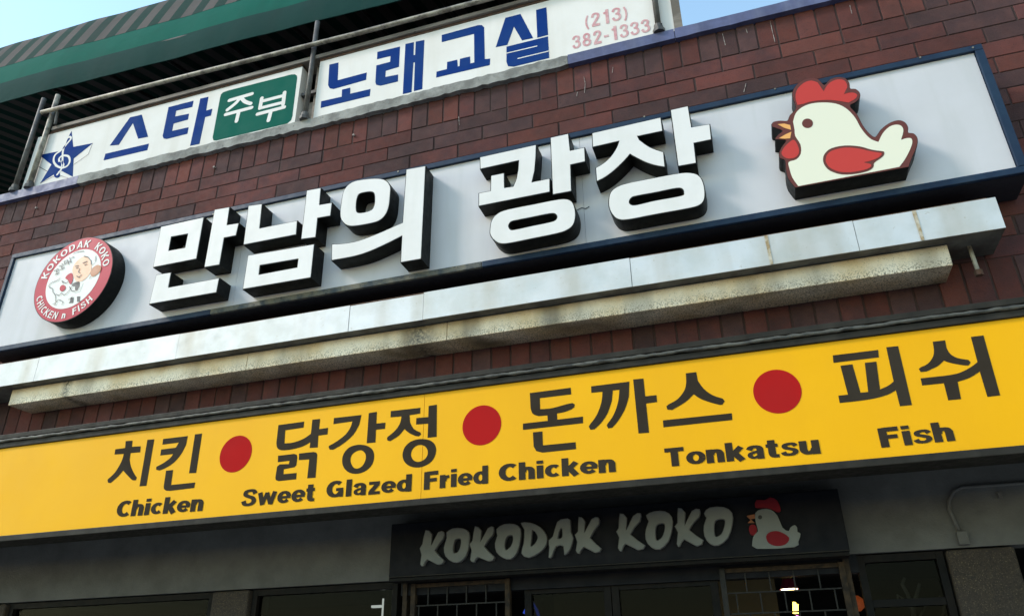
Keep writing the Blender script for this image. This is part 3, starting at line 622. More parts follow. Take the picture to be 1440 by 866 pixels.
MB().tube([(rod_t[0], -0.11, 1.624), (rod_t[0]+.004, -0.11, RZ)], 0.0085, 10).build('threaded_rod', m_pipe, G1)
MB().tube([(rod_t[0]+.004, -0.11, RZ+.012), (rod_t[0]+.004, -0.11, RZ-.012)], 0.016, 6).build('nut', m_rust, G1)
G2 = thing('metal_channel', (-1.6, 0, 1.53), 'speckled cream stained metal channel tucked below the bright ledge', 'ledge')
cxs = [-4.135, -2.5, -1.35, 0.889]
for a, b in zip(cxs, cxs[1:]):
    o = MB().box(a, b-0.002, -0.165, -0.001, 1.522, 1.6195).build('channel_length', m_cream, G2); bevel(o, 0.003)

# ------------------------------------------------------------------ yellow menu sign
YY = -0.12
Yw = thing('menu_sign', (-1.5, 0, 0.74), 'long yellow menu sign with dark Korean dish names and red dots', 'sign')
yx0, yx1 = -5.4, 2.3
MB().box(yx0, yx1, YY+0.009, 0.0, 0.744, 1.30).build('sign_box', m_trim, Yw)
ysm = [yx0, -1.478, yx1]
for a, b in zip(ysm, ysm[1:]): MB().box(a+.001, b-0.001, YY, YY+0.008, 0.7725, 1.2735).build('face_panel', m_yellow, Yw)
o = MB().box(yx0, yx1, YY-0.012, YY+0.0085, 0.740, 0.7705).build('bottom_rail', m_trim, Yw); bevel(o, .003)
o = MB().box(yx0, yx1, YY-0.012, YY+0.0085, 1.275, 1.304).build('top_rail', m_trim, Yw); bevel(o, .003)
o = MB().box(yx0, yx1, YY-0.022, -0.001, 1.3235, 1.352).build('cap_trim', m_trim, Yw); bevel(o, .004)
mb = MB(); n = 260; P = [(yx0+(yx1-yx0)*i/n, YY-0.017+random.uniform(-.0015, .0015), 1.314+random.uniform(-.002, .002)) for i in range(n+1)]
mb.tube(P, [0.009+random.uniform(-.0015, .0018) for _ in P], 6).build('sealant_bead', m_bead, Yw, True)
YV = YY-0.0012
def ink(polys, label):
    mb = MB()
    for q in polys:
        outer, holes = q if isinstance(q, tuple) else (q, [])
        mb.prism(outer, YV, YY-0.0001, holes)
    o = mb.build('printed_letter', m_ink, Yw); o['label'] = label
t = T(140, 600, 6.545, YV)
ink([t([(240, 130), (303, 125), (297, 182), (378, 177), (373, 232), (285, 240)]+smooth([(276, 300), (287, 360), (310, 415), (342, 465)], 3, False)+[(333, 490), (305, 490)]+smooth([(290, 480), (245, 432), (217, 400)], 3, False)+smooth([(215, 402), (170, 455), (100, 515)], 3, False)+[(78, 512), (72, 490)]+smooth([(75, 482), (140, 420), (190, 340), (215, 280), (222, 247)], 3, False)+[(137, 253), (145, 205), (235, 193)]),
     t([(440, 118), (503, 113), (430, 540), (367, 545)])], 'first dark syllable of the leftmost dish')
ink([t([(585, 110), (812, 83)]+smooth([(795, 165), (750, 250), (680, 330), (600, 380), (548, 400)], 3, False)+[(520, 392), (522, 368)]+smooth([(530, 362), (590, 330), (650, 285), (678, 248)], 3, False)+[(558, 262), (567, 207), (702, 190), (730, 143), (578, 162)]),
     t([(878, 68), (943, 60), (888, 422), (823, 425)]), t([(612, 402), (676, 395), (657, 533), (880, 510), (870, 560), (645, 587), (612, 585), (592, 570), (590, 545)])], 'second dark syllable of the leftmost dish')
t = T(375, 560, 5.76, YV)
ink([t([(95, 215), (303, 187), (298, 235), (150, 257), (143, 362)]+smooth([(160, 362), (220, 355), (300, 325), (358, 285)], 3, False)+[(370, 172), (432, 165), (424, 248), (497, 237), (492, 290), (418, 300), (412, 395), (348, 400), (353, 352)]+smooth([(350, 355), (290, 388), (200, 412), (120, 418), (86, 400), (78, 362)], 3, False)),
     t([(92, 463), (222, 448), (243, 455), (247, 475), (240, 540), (225, 555), (138, 572), (135, 612), (242, 602), (238, 653), (95, 668), (74, 660), (70, 640), (85, 550), (105, 533), (180, 530), (185, 503), (90, 515)]),
     t([(262, 445), (380, 432), (402, 438), (409, 455), (395, 640), (328, 645), (345, 492), (260, 498)])], 'stacked first syllable of the second dish')
ink([t([(545, 158), (767, 133)]+smooth([(750, 210), (700, 295), (610, 372), (537, 414)], 3, False)+[(510, 413), (500, 390)]+smooth([(510, 380), (570, 345), (640, 290), (680, 230), (693, 185)], 3, False)+[(540, 207)]),
     t([(827, 118), (892, 108), (888, 203), (962, 195), (957, 245), (885, 252), (880, 355), (810, 362)]),
     (t(smooth([(611, 505), (625, 445), (670, 395), (740, 374), (810, 382), (857, 415), (870, 470), (855, 530), (810, 580), (740, 608), (670, 600), (625, 560)], 3)), [t(smooth([(678, 505), (690, 455), (730, 425), (770, 420), (800, 450), (800, 498), (775, 545), (735, 567), (700, 555)], 3))])], 'middle syllable of the second dish')
ink([t([(1005, 102), (1245, 75), (1242, 122), (1157, 135)]+smooth([(1160, 190), (1190, 245), (1245, 275)], 3, False)+[(1250, 290), (1232, 306)]+smooth([(1205, 303), (1155, 280), (1116, 248)], 3, False)+smooth([(1113, 250), (1070, 300), (1000, 345)], 3, False)+[(978, 340), (974, 320)]+smooth([(980, 310), (1040, 260), (1080, 200), (1092, 145)], 3, False)+[(1003, 152)]),
     t([(1312, 60), (1378, 50), (1376, 310), (1303, 318), (1308, 203), (1210, 210), (1212, 158), (1309, 150)]),
     (t(smooth([(1100, 455), (1120, 392), (1170, 347), (1240, 328), (1315, 336), (1360, 370), (1372, 425), (1350, 490), (1300, 535), (1230, 558), (1160, 548), (1115, 510)], 3)), [t(smooth([(1168, 452), (1185, 405), (1225, 378), (1270, 380), (1300, 410), (1303, 455), (1275, 495), (1225, 513), (1185, 495)], 3))])], 'last syllable of the second dish, crossed by the panel seam')
t = T(725, 510, 4.645, YV)
ink([t([(93, 197), (360, 162), (363, 205), (158, 230), (160, 302)]+smooth([(165, 302), (240, 295), (330, 270), (372, 262)], 3, False)+[(386, 270), (383, 290)]+smooth([(365, 303), (320, 320), (270, 330)], 3, False)+[(272, 370), (440, 350), (440, 393), (48, 437), (48, 396), (210, 378), (208, 342)]+smooth([(150, 347), (112, 332), (98, 295)], 3, False)),
     t([(113, 453), (175, 447), (178, 538), (392, 517), (395, 562), (175, 585), (135, 575), (118, 545)])], 'first syllable of the third dish')
ink([t([(493, 153), (743, 122)]+smooth([(740, 220), (715, 300), (672, 375), (632, 422)], 3, False)+[(605, 427), (595, 408)]+smooth([(600, 398), (640, 340), (670, 255), (678, 175)], 3, False)+[(635, 180)]+smooth([(628, 250), (600, 330), (560, 390), (515, 433)], 3, False)+[(488, 436), (478, 415)]+smooth([(485, 403), (530, 340), (560, 260), (568, 188)], 3, False)+[(495, 195)]),
     t([(768, 108), (835, 102), (847, 218), (920, 210), (924, 255), (852, 265), (872, 455), (803, 460)])], 'middle syllable of the third dish')
ink([t([(1112, 68), (1180, 60)]+smooth([(1190, 115), (1230, 170), (1290, 212), (1352, 232)], 3, False)+[(1366, 250), (1350, 273)]+smooth([(1335, 274), (1280, 260), (1210, 235), (1164, 205)], 3, False)+smooth([(1161, 206), (1110, 255), (1022, 307)], 3, False)+[(992, 305), (985, 283)]+smooth([(1000, 270), (1060, 235), (1105, 175), (1115, 120)], 3, False)),
     t([(962, 375), (1412, 328), (1416, 372), (966, 420)])], 'last syllable of the third dish, above a long bar')
t = T(1170, 460, 4.812, YV)
ink([t([(5, 190), (312, 153), (317, 203), (10, 240)]), t([(57, 260), (138, 250), (193, 442), (245, 437), (222, 240), (300, 232), (325, 420)]+smooth([(370, 400), (395, 385), (417, 365)], 3, False)+[(367, 135), (447, 127), (541, 525), (460, 533), (432, 425)]+smooth([(425, 430), (370, 458), (280, 482), (160, 500), (52, 511)], 3, False)+[(43, 462), (108, 455)])], 'first syllable of the rightmost dish')
ink([t([(682, 98), (765, 88)]+smooth([(775, 140), (800, 180), (850, 208), (922, 220)], 3, False)+[(938, 238), (925, 257)]+smooth([(905, 258), (860, 252), (800, 240), (757, 225)], 3, False)+smooth([(755, 227), (715, 262), (640, 298)], 3, False)+[(600, 302), (588, 282)]+smooth([(600, 270), (650, 245), (685, 195), (690, 150)], 3, False)),
     t([(600, 345), (740, 330)]+smooth([(745, 330), (850, 312), (930, 275), (985, 235)], 3, False)+[(940, 65), (1025, 55), (1138, 460), (1052, 470), (1000, 298)]+smooth([(995, 302), (930, 342), (850, 368)], 3, False)+[(873, 485), (787, 493), (757, 378), (610, 393)])], 'last syllable of the rightmost dish')
for ext in ([(0, 576, 2.986), (922, 200), (1058, 165), (1005, 110), (975, 260)], [(340, 530, 2.986), (931, 203), (1085, 200), (1020, 122), (1003, 281)], [(1040, 450, 2.985), (57, 300), (261, 298), (160, 211), (158, 387)]):
    ox, oy, k = ext[0]; q = [at(ox+x/k, oy+y/k, YV) for x, y in ext[1:]]
    o = MB().prism(circle((q[0][0]+q[1][0])/2, (q[2][1]+q[3][1])/2, 0.0955, 48), YV, YY-.0001).build('red_dot', m_dot, Yw)
for s, p0, p1, tp in (('Chicken', (162.5, 727.0), (285.5, 717.8), (163.5, 704.5)), ('Sweet', (338.5, 712.6), (442.5, 703.8), (339.5, 688)), ('Glazed', (458.5, 700.0), (579, 690.2), (459, 676.5)), ('Fried', (596, 688.5), (687, 679.2), (596.5, 663.5)),
                      ('Chicken', (702, 677.0), (867.6, 662.8), (702, 652.5)), ('Tonkatsu', (936.5, 656.2), (1155.6, 637.2), (935.5, 630.5)), ('Fish', (1240, 629.2), (1345.5, 619.0), (1235, 602.0))):
    line_text('printed_word', s, p0, p1, tp, YV-.0005, m_ink, Yw, 1.12, 0.035)

# ------------------------------------------------------------------ rooftop boards
YB = 0.0
def board(x0, x1, label, xtra=None):
    t_ = thing('roof_board', ((x0+x1)/2, 0.03, 3.30), label, 'sign', 'white sign boards on the parapet')
    MB().box(x0, x1, YB, YB+0.09, 3.305, 3.803).build('face_panel', m_board, t_)
    return t_
b1 = board(-4.84, -2.537, 'white roof board with blue star and green patch, left of the gap')
b2 = board(-2.40, -0.075, 'white roof board with blue letters and faded phone number, right of the gap')
for b_, a, c in ((b1, -4.72, -2.537), (b2, -2.40, -0.075)):
    MB().box(a, c, YB-0.004, YB+0.1, 3.8035, 3.822).build('dark_lip', m_rust, b_)
TR = thing('top_trim', (-2.4, 0.05, 3.82), 'weathered wooden trim strip along the tops of both roof boards', 'trim')
MB().box(-4.70, -1.70, YB-0.02, YB+0.11, 3.8225, 3.852).build('trim_length', m_rail, TR)
MB().box(-1.697, -0.05, YB-0.022, YB+0.11, 3.8225, 3.850).build('trim_length', m_rail, TR)
YG = YB-0.0015
def vinyl(parent, m, polys, label, name='printed_letter', dy=0.0):
    mb = MB()
    for q in polys:
        outer, holes = q if isinstance(q, tuple) else (q, [])
        mb.prism(outer, YG-dy, YB-0.0001-dy*0.9, holes)
    o = mb.build(name, m, parent)
    if label: o['label'] = label
    return o
t = T(140, 90, 5.775, YG)
vinyl(b1, m_blue, [t([(247, 435), (342, 413), (393, 592), (313, 607), (270, 480), (155, 657), (83, 663)]), t([(47, 730), (400, 648), (387, 700), (32, 783)])], 'blue syllable beside the star')
vinyl(b1, m_blue, [t([(560, 352), (762, 300), (752, 350), (622, 380), (612, 428), (725, 405), (717, 452), (600, 485), (588, 545), (722, 515), (713, 567), (545, 610), (520, 605), (512, 585)]),
                   t([(818, 283), (883, 268), (865, 380), (915, 365), (903, 420), (857, 432), (810, 650), (735, 665)])], 'blue syllable beside the green patch')
t = T(290, 90, 7.213, YG)
gp = vinyl(b1, m_green, [t([(140, 345), (150, 310), (170, 290), (215, 273), (865, 108), (900, 107), (918, 120), (921, 140), (872, 530), (860, 570), (820, 605), (100, 778), (72, 775), (65, 745)])], None, 'green_patch')
mb = MB()
for i, (p, wd) in enumerate([([(235, 372), (465, 305)], .029), (smooth([(345, 345), (300, 400), (215, 468)], 4, False), .029), (smooth([(355, 345), (395, 385), (452, 405)], 4, False), .029), ([(197, 516), (462, 445)], .028), ([(330, 490), (308, 582)], .030),
        ([(565, 350), (546, 452)], .029), ([(795, 292), (780, 412)], .029), ([(575, 378), (775, 326)], .027), ([(556, 448), (782, 392)], .026), ([(520, 512), (793, 440)], .028), ([(655, 490), (632, 575)], .030)]):
    mb.stroke(t(p), wd, YG-0.0008-0.0001*(i % 6), None, True)
mb.build('printed_letter', m_board, gp)
t = T(0, 120, 5.093, YG)
st = vinyl(b1, m_blue, [t([(512, 328), (524, 442), (664, 415), (527, 525), (520, 655), (430, 608), (288, 702), (368, 568), (280, 500), (438, 470)])], None, 'blue_star')
mb = MB()
for i, p in enumerate([[(278, 500), (273, 580), (335, 615)], [(664, 415), (632, 495), (530, 567)], [(288, 702), (380, 655), (440, 650), (500, 668)]]): mb.stroke(t(p), 0.0045, YG-0.0001*i, None, True)
mb.build('star_outline', m_black, b1)
mb = MB()
for i, p in enumerate([smooth([(440, 545), (455, 570), (445, 590), (410, 580), (385, 545), (395, 500), (440, 465), (480, 420), (508, 385), (500, 370), (480, 385), (465, 425), (450, 480), (448, 545), (440, 600), (425, 620), (410, 640)], 4, False),
        smooth([(425, 545), (425, 525), (450, 505), (490, 510), (500, 545), (480, 580), (440, 592), (400, 575)], 4, False)]): mb.stroke(t(p), 0.0165, YG-0.0008-0.0002*i, None, True)
mb.build('treble_clef', m_board, st)
MB().prism(t(circle(408, 642, 22, 18)), YG-0.0005, YB-.0001).build('note_head', m_blue, b1)
t = T(380, 0, 4.33, YG)
vinyl(b2, m_blue, [t([(360, 395), (415, 382), (410, 490), (587, 443), (583, 487), (385, 543), (362, 538), (352, 520)]), t([(310, 618), (435, 590), (437, 547), (487, 535), (486, 572), (610, 543), (605, 585), (307, 658)])], 'first blue syllable right of the gap')
vinyl(b2, m_blue, [t([(652, 318), (790, 285), (783, 408), (703, 432), (700, 470), (778, 455), (777, 497), (670, 523), (645, 517), (640, 500), (646, 400), (730, 378), (733, 342), (650, 362)]),
                   t([(823, 270), (874, 258), (872, 338), (882, 336), (886, 255), (938, 245), (925, 543), (874, 556), (881, 380), (871, 382), (860, 562), (807, 574)])], 'second blue syllable right of the gap')
t = T(440, 0, 5.538, YG)
vinyl(b2, m_blue, [t([(1003, 275), (1285, 198), (1315, 198), (1333, 215), (1338, 462), (1380, 458), (1377, 508), (960, 605), (963, 560), (1043, 540), (1045, 485), (1123, 467), (1128, 520), (1142, 516), (1145, 460), (1223, 442), (1225, 497), (1257, 488), (1255, 265), (1003, 330)])], 'third blue syllable, above the painted bar')
t = T(640, 0, 4.5, YG)
vinyl(b2, m_blue, [t([(318, 115), (413, 90), (493, 242), (423, 257), (372, 170), (330, 285), (257, 300)]), t([(512, 65), (577, 48), (588, 222), (520, 240)]),
                   t([(325, 297), (587, 232), (595, 368), (370, 423), (335, 420), (325, 395)])], 'last blue syllable before the phone number')
mb = MB(); mb.stroke(t([(326, 339), (520, 293)]), 0.007, YG-0.0006, None); mb.stroke(t([(395, 373), (594, 325)]), 0.007, YG-0.0006, None); mb.build('white_slit', m_board, b2)
line_text('printed_number', '(213)', (822, 41), (884.5, 26.5), (820, 21.5), YG, m_pink, b2, 0.95, 0.05)
line_text('printed_number', '382-1333', (804.5, 70.5), (916, 45), (802, 51.5), YG, m_pink, b2, 0.95, 0.05)
# bare brackets in the gap
GB = thing('gap_bracket', (-2.47, 0.06, 3.30), 'old weathered backing boards seen in the gap between roof boards', 'board')
MB().box(-2.532, -2.405, 0.06, 0.075, 3.30, 3.52).build('backing_board', m_rail, GB)
MB().box(-2.5315, -2.4055, 0.02, 0.05, 3.56, 3.585).build('cross_bracket', m_pipe_dark, GB)
MB().box(-2.445, -2.42, 0.04, 0.055, 3.30, 3.80).build('upright_slat', m_rail, GB)

# pipe railing in front of the boards
PF = thing('pipe_railing', (-2.5, -0.05, 3.29), 'old grey pipe railing standing in front of the roof boards', 'railing')
def post(x, zt, m, r=0.019):
    o = MB().tube([(x, -0.045+.02, 3.294), (x, -0.045+.02, zt)], r, 12).build('post', m, PF, True)
    mb = MB(); mb.tube([(x, -0.025, 3.293), (x, -0.025, 3.318)], 0.034, 8); mb.tube([(x, -0.025, 3.319), (x, -0.025, 3.35)], 0.025, 10); mb.build('base_flange', m_pipe_dark, o)
post(-4.875, 4.17, m_pipe_dark); post(-4.735, 4.165, m_pipe); post(-2.445, 4.16, m_pipe_dark, 0.017); post(-0.16, 4.2, m_pipe_dark, 0.017)
MB().tube([(-4.80, -0.062, 3.985), (-3.86, -0.062, 3.957), (-3.0, -0.062, 3.93), (-2.11, -0.062, 3.90), (-1.16, -0.062, 3.885), (0.0, -0.062, 3.86)], 0.0165, 10).build('top_rail', m_pipe, PF, True)
MB().tube([(-4.66, -0.03, 3.856), (-4.655, -0.045, 3.965)], 0.011, 8).build('stub', m_pipe_dark, PF)
MB().box(-0.075, -0.028, -0.01, 0.02, 3.296, 4.2).build('end_post', m_rail, PF)
MB().tube([(-0.02, 0.0, 3.62), (0.0, -0.01, 3.66), (0.012, -0.01, 3.72), (-0.01, 0.0, 3.75)], 0.003, 6).build('loose_wire', m_pipe_dark, PF)

# ------------------------------------------------------------------ awning
A = thing('striped_awning', (-3.2, 0.3, 4.2), 'green and beige striped canvas awning over the roof terrace', 'awning')
ax0, ax1 = -10.5, -0.10
def zrow(x, z): return z-(x+5.4)*0.033
def sheet(prof, m, name, wob=0.0, n=90, thick=0.006):
    mb = MB(); random.seed(3)
    ph = [random.uniform(0, 6) for _ in range(6)]
    def w_(x, k): return wob*(math.sin(x*3.1+ph[0])+0.6*math.sin(x*7.3+ph[1])+0.4*math.sin(x*13.7+ph[2]))
    rows = []
    for side_ in (0, 1):
        for k, (y, z) in enumerate(prof):
            b = len(mb.v); rows.append(b)
            for i in range(n+1):
                x = ax0+(ax1-ax0)*i/n; dip = 0.0 if x > -5 else (x+5)**2*0.0
                mb.v.append((x, y+w_(x, k)+side_*thick, zrow(x, z)-side_*0.001+w_(x, k+4)*0.4-dip))
    P_ = len(prof)
    for s_ in (0, 1):
        for k in range(P_-1):
            a, b = rows[s_*P_+k], rows[s_*P_+k+1]
            for i in range(n):
                q = (a+i, a+i+1, b+i+1, b+i); mb.f.append(q if s_ == 0 else q[::-1])
    return mb.build(name, m, A, True)
sheet([(0.0, 4.302), (-0.012, 4.42), (0.0, 4.53)], m_canvas2, 'valance_hem', 0.006)
sheet([(0.004, 4.505), (0.015, 4.66), (0.050, 4.80)], m_canvas, 'valance', 0.006)
sheet([(0.046, 4.79), (0.10, 4.97), (0.15, 5.13), (0.195, 5.255), (0.30, 5.39), (0.6, 5.54), (1.6, 5.88), (4.4, 6.7)], m_stripe, 'canopy_canvas', 0.006)
for sgn, x in ((0, ax0), (1, ax1)):
    mb = MB(); pr = [(0, 4.302), (0.05, 4.80), (0.19, 5.24), (0.30, 5.37), (0.6, 5.52), (1.6, 5.86), (4.4, 6.66), (4.4, 3.2), (0.35, 3.2), (0.35, 4.302)]
    mb.quad(*[(x, y, zrow(x, z) if z > 4 else z) for y, z in pr]); mb.build('light_stop_end', m_canvas2, A)  # unseen end sheets added to keep the awning's inside dark
MB().box(ax0, ax1, 4.41, 4.45, 3.2, 7.0).build('light_stop_back', m_interior, A)  # added rear closure blocking light, so the canopy underside stays dark
for i in range(9):
    x = -6.4+i*0.72
    MB().tube([(x, 0.085, zrow(x, 4.80)), (x, 0.33, zrow(x, 5.33)), (x, 0.65, zrow(x, 5.50)), (x, 4.38, zrow(x, 6.62))], 0.02, 8).build('rafter', m_pipe_dark, A)
MB().tube([(ax0, 0.02, zrow(ax0, 4.52)), (ax1, 0.02, zrow(ax1, 4.52))], 0.016, 8).build('front_bar', m_pipe_dark, A)

# ------------------------------------------------------------------ black sign under the header
YS = YH-0.115
K = thing('black_sign', (-0.78, YH, 0.50), 'long black sign with brush style grey letters and a small hen', 'sign')
bx = MB().box(-1.872, 0.328, YS, YH-0.001, 0.502, 0.773).build('sign_box', m_blackbox, K); bevel(bx, .003)
MB().box(-1.868, 0.324, YS-0.004, YH-0.03, 0.486, 0.5005).build('bottom_lip', m_door, K)
MB().box(-1.868, 0.324, YS-0.006, YS+0.006, 0.5055, 0.509).build('edge_bead', m_trim, K)
def brush(t_, outer, hole=None):
    p = offset(t_(smooth(outer, 2)), -0.0025); h = [t_(smooth(hole, 3))] if hole else []
    o = MB().prism(offset(p, 0.003), YS-0.022, YS-0.001, [offset(x, -0.003) for x in h]).build('brush_letter', m_rim, K)
    MB().prism(p, YS-0.024, YS-0.0222, h).build('letter_face', m_brush, o)
t = T(570, 695, 4.966, YS-.024)
brush(t, [(140, 248), (185, 275), (180, 355), (228, 262), (270, 262), (262, 310), (205, 390), (270, 460), (225, 488), (152, 452), (125, 497), (103, 485), (112, 420), (100, 375), (118, 345)])
brush(t, [(285, 265), (330, 235), (400, 235), (445, 265), (445, 340), (425, 420), (380, 468), (330, 470), (280, 430), (268, 370), (288, 300)], [(345, 312), (385, 305), (390, 345), (370, 400), (337, 410), (330, 370)])
brush(t, [(485, 220), (530, 250), (525, 325), (575, 235), (615, 225), (610, 280), (550, 360), (622, 435), (580, 465), (505, 435), (480, 470), (453, 455), (462, 390), (447, 345), (468, 320)])
brush(t, [(635, 240), (690, 205), (760, 205), (803, 235), (803, 310), (780, 400), (735, 450), (680, 440), (635, 400), (625, 340), (642, 285)], [(705, 292), (745, 280), (755, 310), (740, 360), (702, 390), (690, 350)])
brush(t, [(805, 197), (870, 195), (940, 225), (985, 285), (985, 345), (940, 400), (860, 440), (810, 410), (826, 340), (830, 245)], [(885, 242), (920, 275), (925, 310), (900, 350), (872, 363), (878, 300)])
brush(t, [(1060, 190), (1110, 168), (1150, 175), (1155, 260), (1172, 300), (1150, 380), (1110, 420), (1103, 358), (1050, 362), (1022, 430), (1000, 438), (1005, 370), (1000, 320), (1030, 290)], [(1077, 240), (1095, 235), (1098, 298), (1062, 308)])
brush(t, [(1210, 155), (1255, 185), (1250, 265), (1300, 170), (1345, 158), (1350, 205), (1290, 300), (1368, 375), (1325, 405), (1245, 365), (1215, 410), (1190, 390), (1200, 330), (1183, 280), (1205, 255)])
t = T(850, 680, 4.114, YS-.024)
brush(t, [(88, 170), (130, 195), (125, 268), (165, 185), (208, 168), (205, 215), (150, 290), (235, 355), (195, 382), (120, 345), (100, 388), (78, 370), (85, 310), (68, 275), (82, 255)])
brush(t, [(240, 180), (290, 157), (350, 158), (390, 190), (393, 250), (370, 330), (320, 378), (270, 365), (238, 320), (240, 260), (255, 215)], [(300, 235), (345, 225), (352, 260), (335, 310), (302, 330), (292, 290)])
brush(t, [(425, 138), (468, 165), (465, 238), (505, 155), (550, 145), (548, 190), (490, 265), (572, 325), (535, 360), (460, 320), (435, 362), (418, 345), (425, 280), (405, 245), (422, 225)])
brush(t, [(575, 170), (610, 135), (690, 133), (738, 165), (740, 230), (715, 310), (660, 355), (610, 345), (578, 300), (575, 240), (590, 195)], [(640, 210), (690, 200), (700, 230), (680, 290), (642, 308), (632, 265)])
m_darkred = mat('faded_dark_red', (0.17, 0.012, 0.018), 0.6, spec=0.1)
m_dullor = mat('dull_orange', (0.25, 0.10, 0.05), 0.6, spec=0.1)
hb = MB().prism(t(smooth([(872, 165), (910, 143), (960, 145), (1000, 180), (1030, 250), (1065, 270), (1075, 250), (1100, 235), (1115, 250), (1117, 275), (1135, 285), (1122, 330), (1100, 362), (880, 372), (855, 330), (868, 290), (888, 270), (875, 220)], 2)), YS-0.012, YS-.001).build('hen_figure', m_brush, K)
layer('comb', m_darkred, hb, [(t(smooth([(872, 132), (878, 90), (925, 92), (960, 75), (1000, 95), (1020, 150), (1000, 160), (960, 140), (910, 136)], 2)), [])], YS-0.0125, 0.011)
layer('wing', m_darkred, hb, [(t(smooth([(935, 300), (960, 275), (1010, 272), (1068, 308), (1050, 345), (1000, 357), (950, 340)], 3)), [])], YS-0.0135)
layer('eye', m_black, hb, [(t(circle(900, 190, 12, 16)), [])], YS-0.0135)
layer('beak', m_dullor, hb, [(t([(822, 182), (868, 172), (870, 196), (845, 200), (868, 222), (828, 222), (846, 205)]), [])], YS-0.0125, 0.011)
layer('wattle', m_darkred, hb, [(t(smooth([(835, 262), (845, 235), (870, 235), (882, 262), (870, 290), (848, 292)], 3)), [])], YS-0.0128, 0.011)

# ------------------------------------------------------------------ conduit on the header
CO = thing('wall_conduit', (at(1350, 750, YH)[0], YH-0.02, 0.52), 'thin painted conduit bending down to a small box on the header', 'conduit')
cpz = [at(x, y, YH-0.012) for x, y in ((1500, 673), (1440, 679), (1352, 685), (1341, 691), (1335, 703), (1334.5, 716))]
MB().tube([(x, YH-0.012, z) for x, z in cpz]+[(at(1349, 746, YH-.012)[0], YH-0.012, at(1349, 746, YH-.012)[1])], 0.0075, 8).build('pipe', m_header, CO, True)
ca = at(1344, 747, YH-0.02); cb = at(1356.5, 766, YH-0.02)
o = MB().box(ca[0], ca[0]+0.043, YH-0.03, YH-0.001, cb[1]+.002, ca[1]).build('junction_box', m_header, CO); bevel(o, .003)
MB().box(ca[0]+0.2, ca[0]+0.215, YH-0.018, YH-0.001, 0.70, 0.725).build('clip', m_header, CO)

# ------------------------------------------------------------------ lights seen inside
m_lampglow = mat('lamp_glow', (1, 0.9, 0.6), 0.5, emit=((1.0, 0.86, 0.55), 4.0))
m_tube = mat('tube_glow', (1, 1, 1), 0.5, emit=((0.95, 1.0, 0.98), 1.6))
m_neony = mat('neon_yellow', (1, .8, .2), 0.5, emit=((1.0, 0.72, 0.12), 2.5))
m_neonp = mat('neon_pink', (1, .2, .8), 0.5, emit=((0.9, 0.25, 0.95), 1.5))
m_shade = mat('red_lamp_shade', (0.22, 0.02, 0.06), 0.4)
lp = at(1110, 828, 1.6)
LP = thing('pendant_lamp', (lp[0], 1.6, lp[1]), 'small lit pendant lamp with red shade behind the right gate', 'lamp')
def cone(cx, cyy, z0, r0, z1, r1, n=20):
    mb = MB(); 
    for z, r in ((z0, r0), (z1, r1)): mb.v += [(cx+r*math.cos(2*math.pi*i/n), cyy+r*math.sin(2*math.pi*i/n), z) for i in range(n)]
    mb.f += [(i, (i+1) % n, n+(i+1) % n, n+i) for i in range(n)]; mb.f.append(tuple(range(n, 2*n))); return mb
cone(lp[0], 1.6, lp[1], 0.052, lp[1]+0.055, 0.03).build('lamp_shade', m_shade, LP)
cone(lp[0], 1.6, lp[1]-0.006, 0.044, lp[1]+0.004, 0.046).build('bulb_disc', m_lampglow, LP)
LP.children[-1].data.polygons[0].use_smooth = False
mbd = MB(); mbd.v = [(lp[0]+0.044*math.cos(2*math.pi*i/20), 1.6+0.044*math.sin(2*math.pi*i/20), lp[1]-0.0065) for i in range(20)]; mbd.f = [tuple(range(20))[::-1]]; mbd.build('bulb_face', m_lampglow, LP)
MB().tube([(lp[0], 1.6, lp[1]+0.055), (lp[0], 1.6, 0.80)], 0.004, 6).build('cord', m_black, LP)
n0 = at(1117, 846, 1.1); n1 = at(1120, 862, 1.1)
NE = thing('neon_sign', (n0[0], 1.1, n1[1]-0.1), 'small yellow and pink neon strip below the pendant lamp', 'neon sign')
MB().tube([(n0[0], 1.1, n0[1]), (n1[0]-.01, 1.1, n1[1])], 0.008, 8).build('neon_tube', m_neony, NE)
MB().tube([(n0[0]+0.012, 1.1, n0[1]-.01), (n1[0]+.004, 1.1, n1[1])], 0.006, 8).build('neon_tube', m_neony, NE)
MB().tube([(n1[0]-0.02, 1.1, n1[1]-.04), (n1[0], 1.1, n1[1]-.012), (n1[0]+.03, 1.1, n1[1]-.03)], 0.005, 8).build('neon_tube', m_neonp, NE)
for nm, p, q, Yq, lab in (('light_tube', (539, 841), (535, 900), 0.9, 'thin white upright light tube inside the left window'), ('light_tube', (1212, 801), (1228, 890), 0.75, 'thin upright light line inside the right window')):
    a = at(*p, Yq); b = at(*q, Yq); th = thing(nm, (a[0], Yq, b[1]-0.3), lab, 'light')
    MB().tube([(a[0], Yq, a[1]), (a[0], Yq, b[1]-0.3)], 0.0055 if p[0] < 700 else 0.0022, 8).build('tube', m_tube, th)
a = at(522, 852, 1.4); th = thing('ceiling_fitting', (a[0]+.03, 1.4, a[1]), 'tiny white horizontal fitting glowing beside the left light tube', 'light')
MB().box(a[0], a[0]+0.07, 1.4, 1.43, a[1]-0.008, a[1]+0.006).build('strip', m_tube, th)
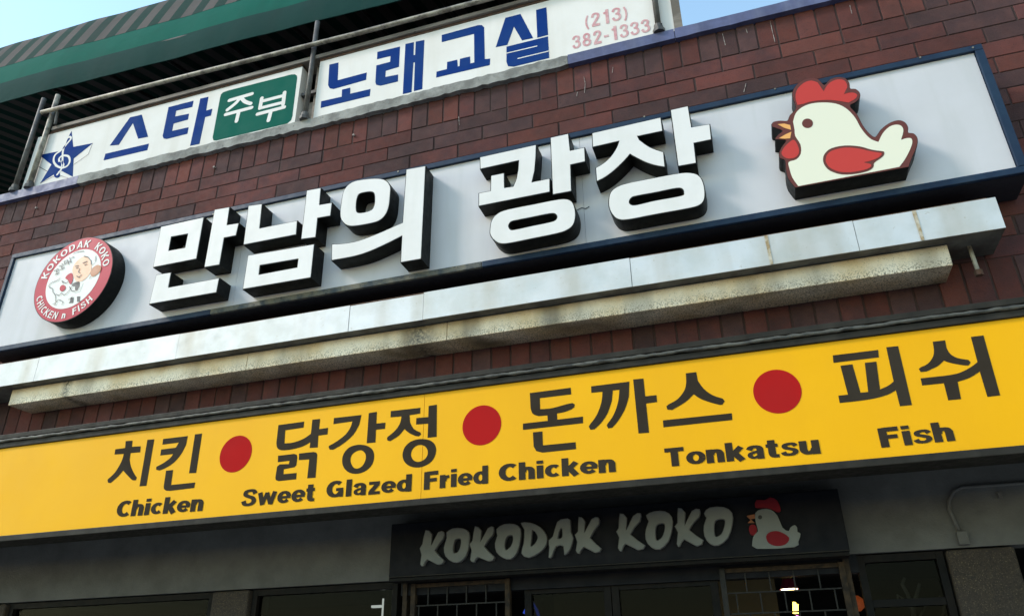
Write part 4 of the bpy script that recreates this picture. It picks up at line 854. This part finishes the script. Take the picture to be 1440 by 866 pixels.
# bare branched plant behind the right window
m_leaf = mat('pale_branch', (0.75, 0.73, 0.66), 0.8)
PY = YH+0.16
PLT = thing('window_plant', (at(1298, 866, PY)[0], PY, GROUND+0.13), 'pale bare branched plant standing behind the right window', 'plant')
def br(pts, r): 
    q = [at(x, y, PY) for x, y in pts]; MB().tube([(x, PY+0.02*math.sin(i*1.7), z) for i, (x, z) in enumerate(q)], [r*(1-0.5*i/len(q)) for i in range(len(q))], 7).build('branch', m_leaf, PLT)
x0_, z0_ = at(1286, 875, PY)
MB().tube([(x0_, PY, GROUND+0.14), (x0_, PY, z0_)], 0.012, 8).build('stem', m_leaf, PLT)
br([(1286, 875), (1284, 850), (1276, 835), (1268, 822), (1272, 812)], 0.011); br([(1284, 852), (1290, 835), (1293, 820)], 0.010); br([(1283, 850), (1270, 840), (1262, 836), (1262, 852)], 0.006)
br([(1290, 875), (1302, 852), (1308, 842)], 0.005); br([(1315, 875), (1328, 862), (1327, 845), (1320, 838)], 0.006)
xo = at(1203, 848, 1.0); OG = thing('red_lantern', (xo[0], 1.0, xo[1]-.06), 'dim orange red lantern at the left edge of the right window', 'lantern')
m_lant = mat('dim_lantern', (0.3, 0.06, 0.02), 0.5, emit=((0.9, 0.18, 0.04), 0.06), col2=(0.05, 0.01, 0.01), scale=20)
MB().tube([(xo[0], 1.0, xo[1]-0.035), (xo[0], 1.0, xo[1]-.02), (xo[0], 1.0, xo[1]), (xo[0], 1.0, xo[1]+.02), (xo[0], 1.0, xo[1]+0.035)], [0.02, .038, .045, .038, .02], 12).build('paper_body', m_lant, OG, True)
MB().tube([(xo[0], 1.0, xo[1]+0.035), (xo[0], 1.0, 0.80)], 0.003, 6).build('cord', m_black, OG)

m_neonb = mat('neon_blue', (0.05, 0.1, 0.6), 0.5, emit=((0.05, 0.12, 0.9), 0.25))
NBp = [at(x, y, 1.3) for x, y in ((737, 862), (741, 851), (746, 860), (750, 848), (755, 858), (757, 866))]
NB_ = thing('neon_sign', (NBp[0][0], 1.3, NBp[0][1]-.05), 'dim blue scribble of neon inside the left glass door', 'neon sign')
MB().tube([(x, 1.3+0.01*(i % 2), z) for i, (x, z) in enumerate(NBp)], 0.009, 7).build('neon_tube', m_neonb, NB_)
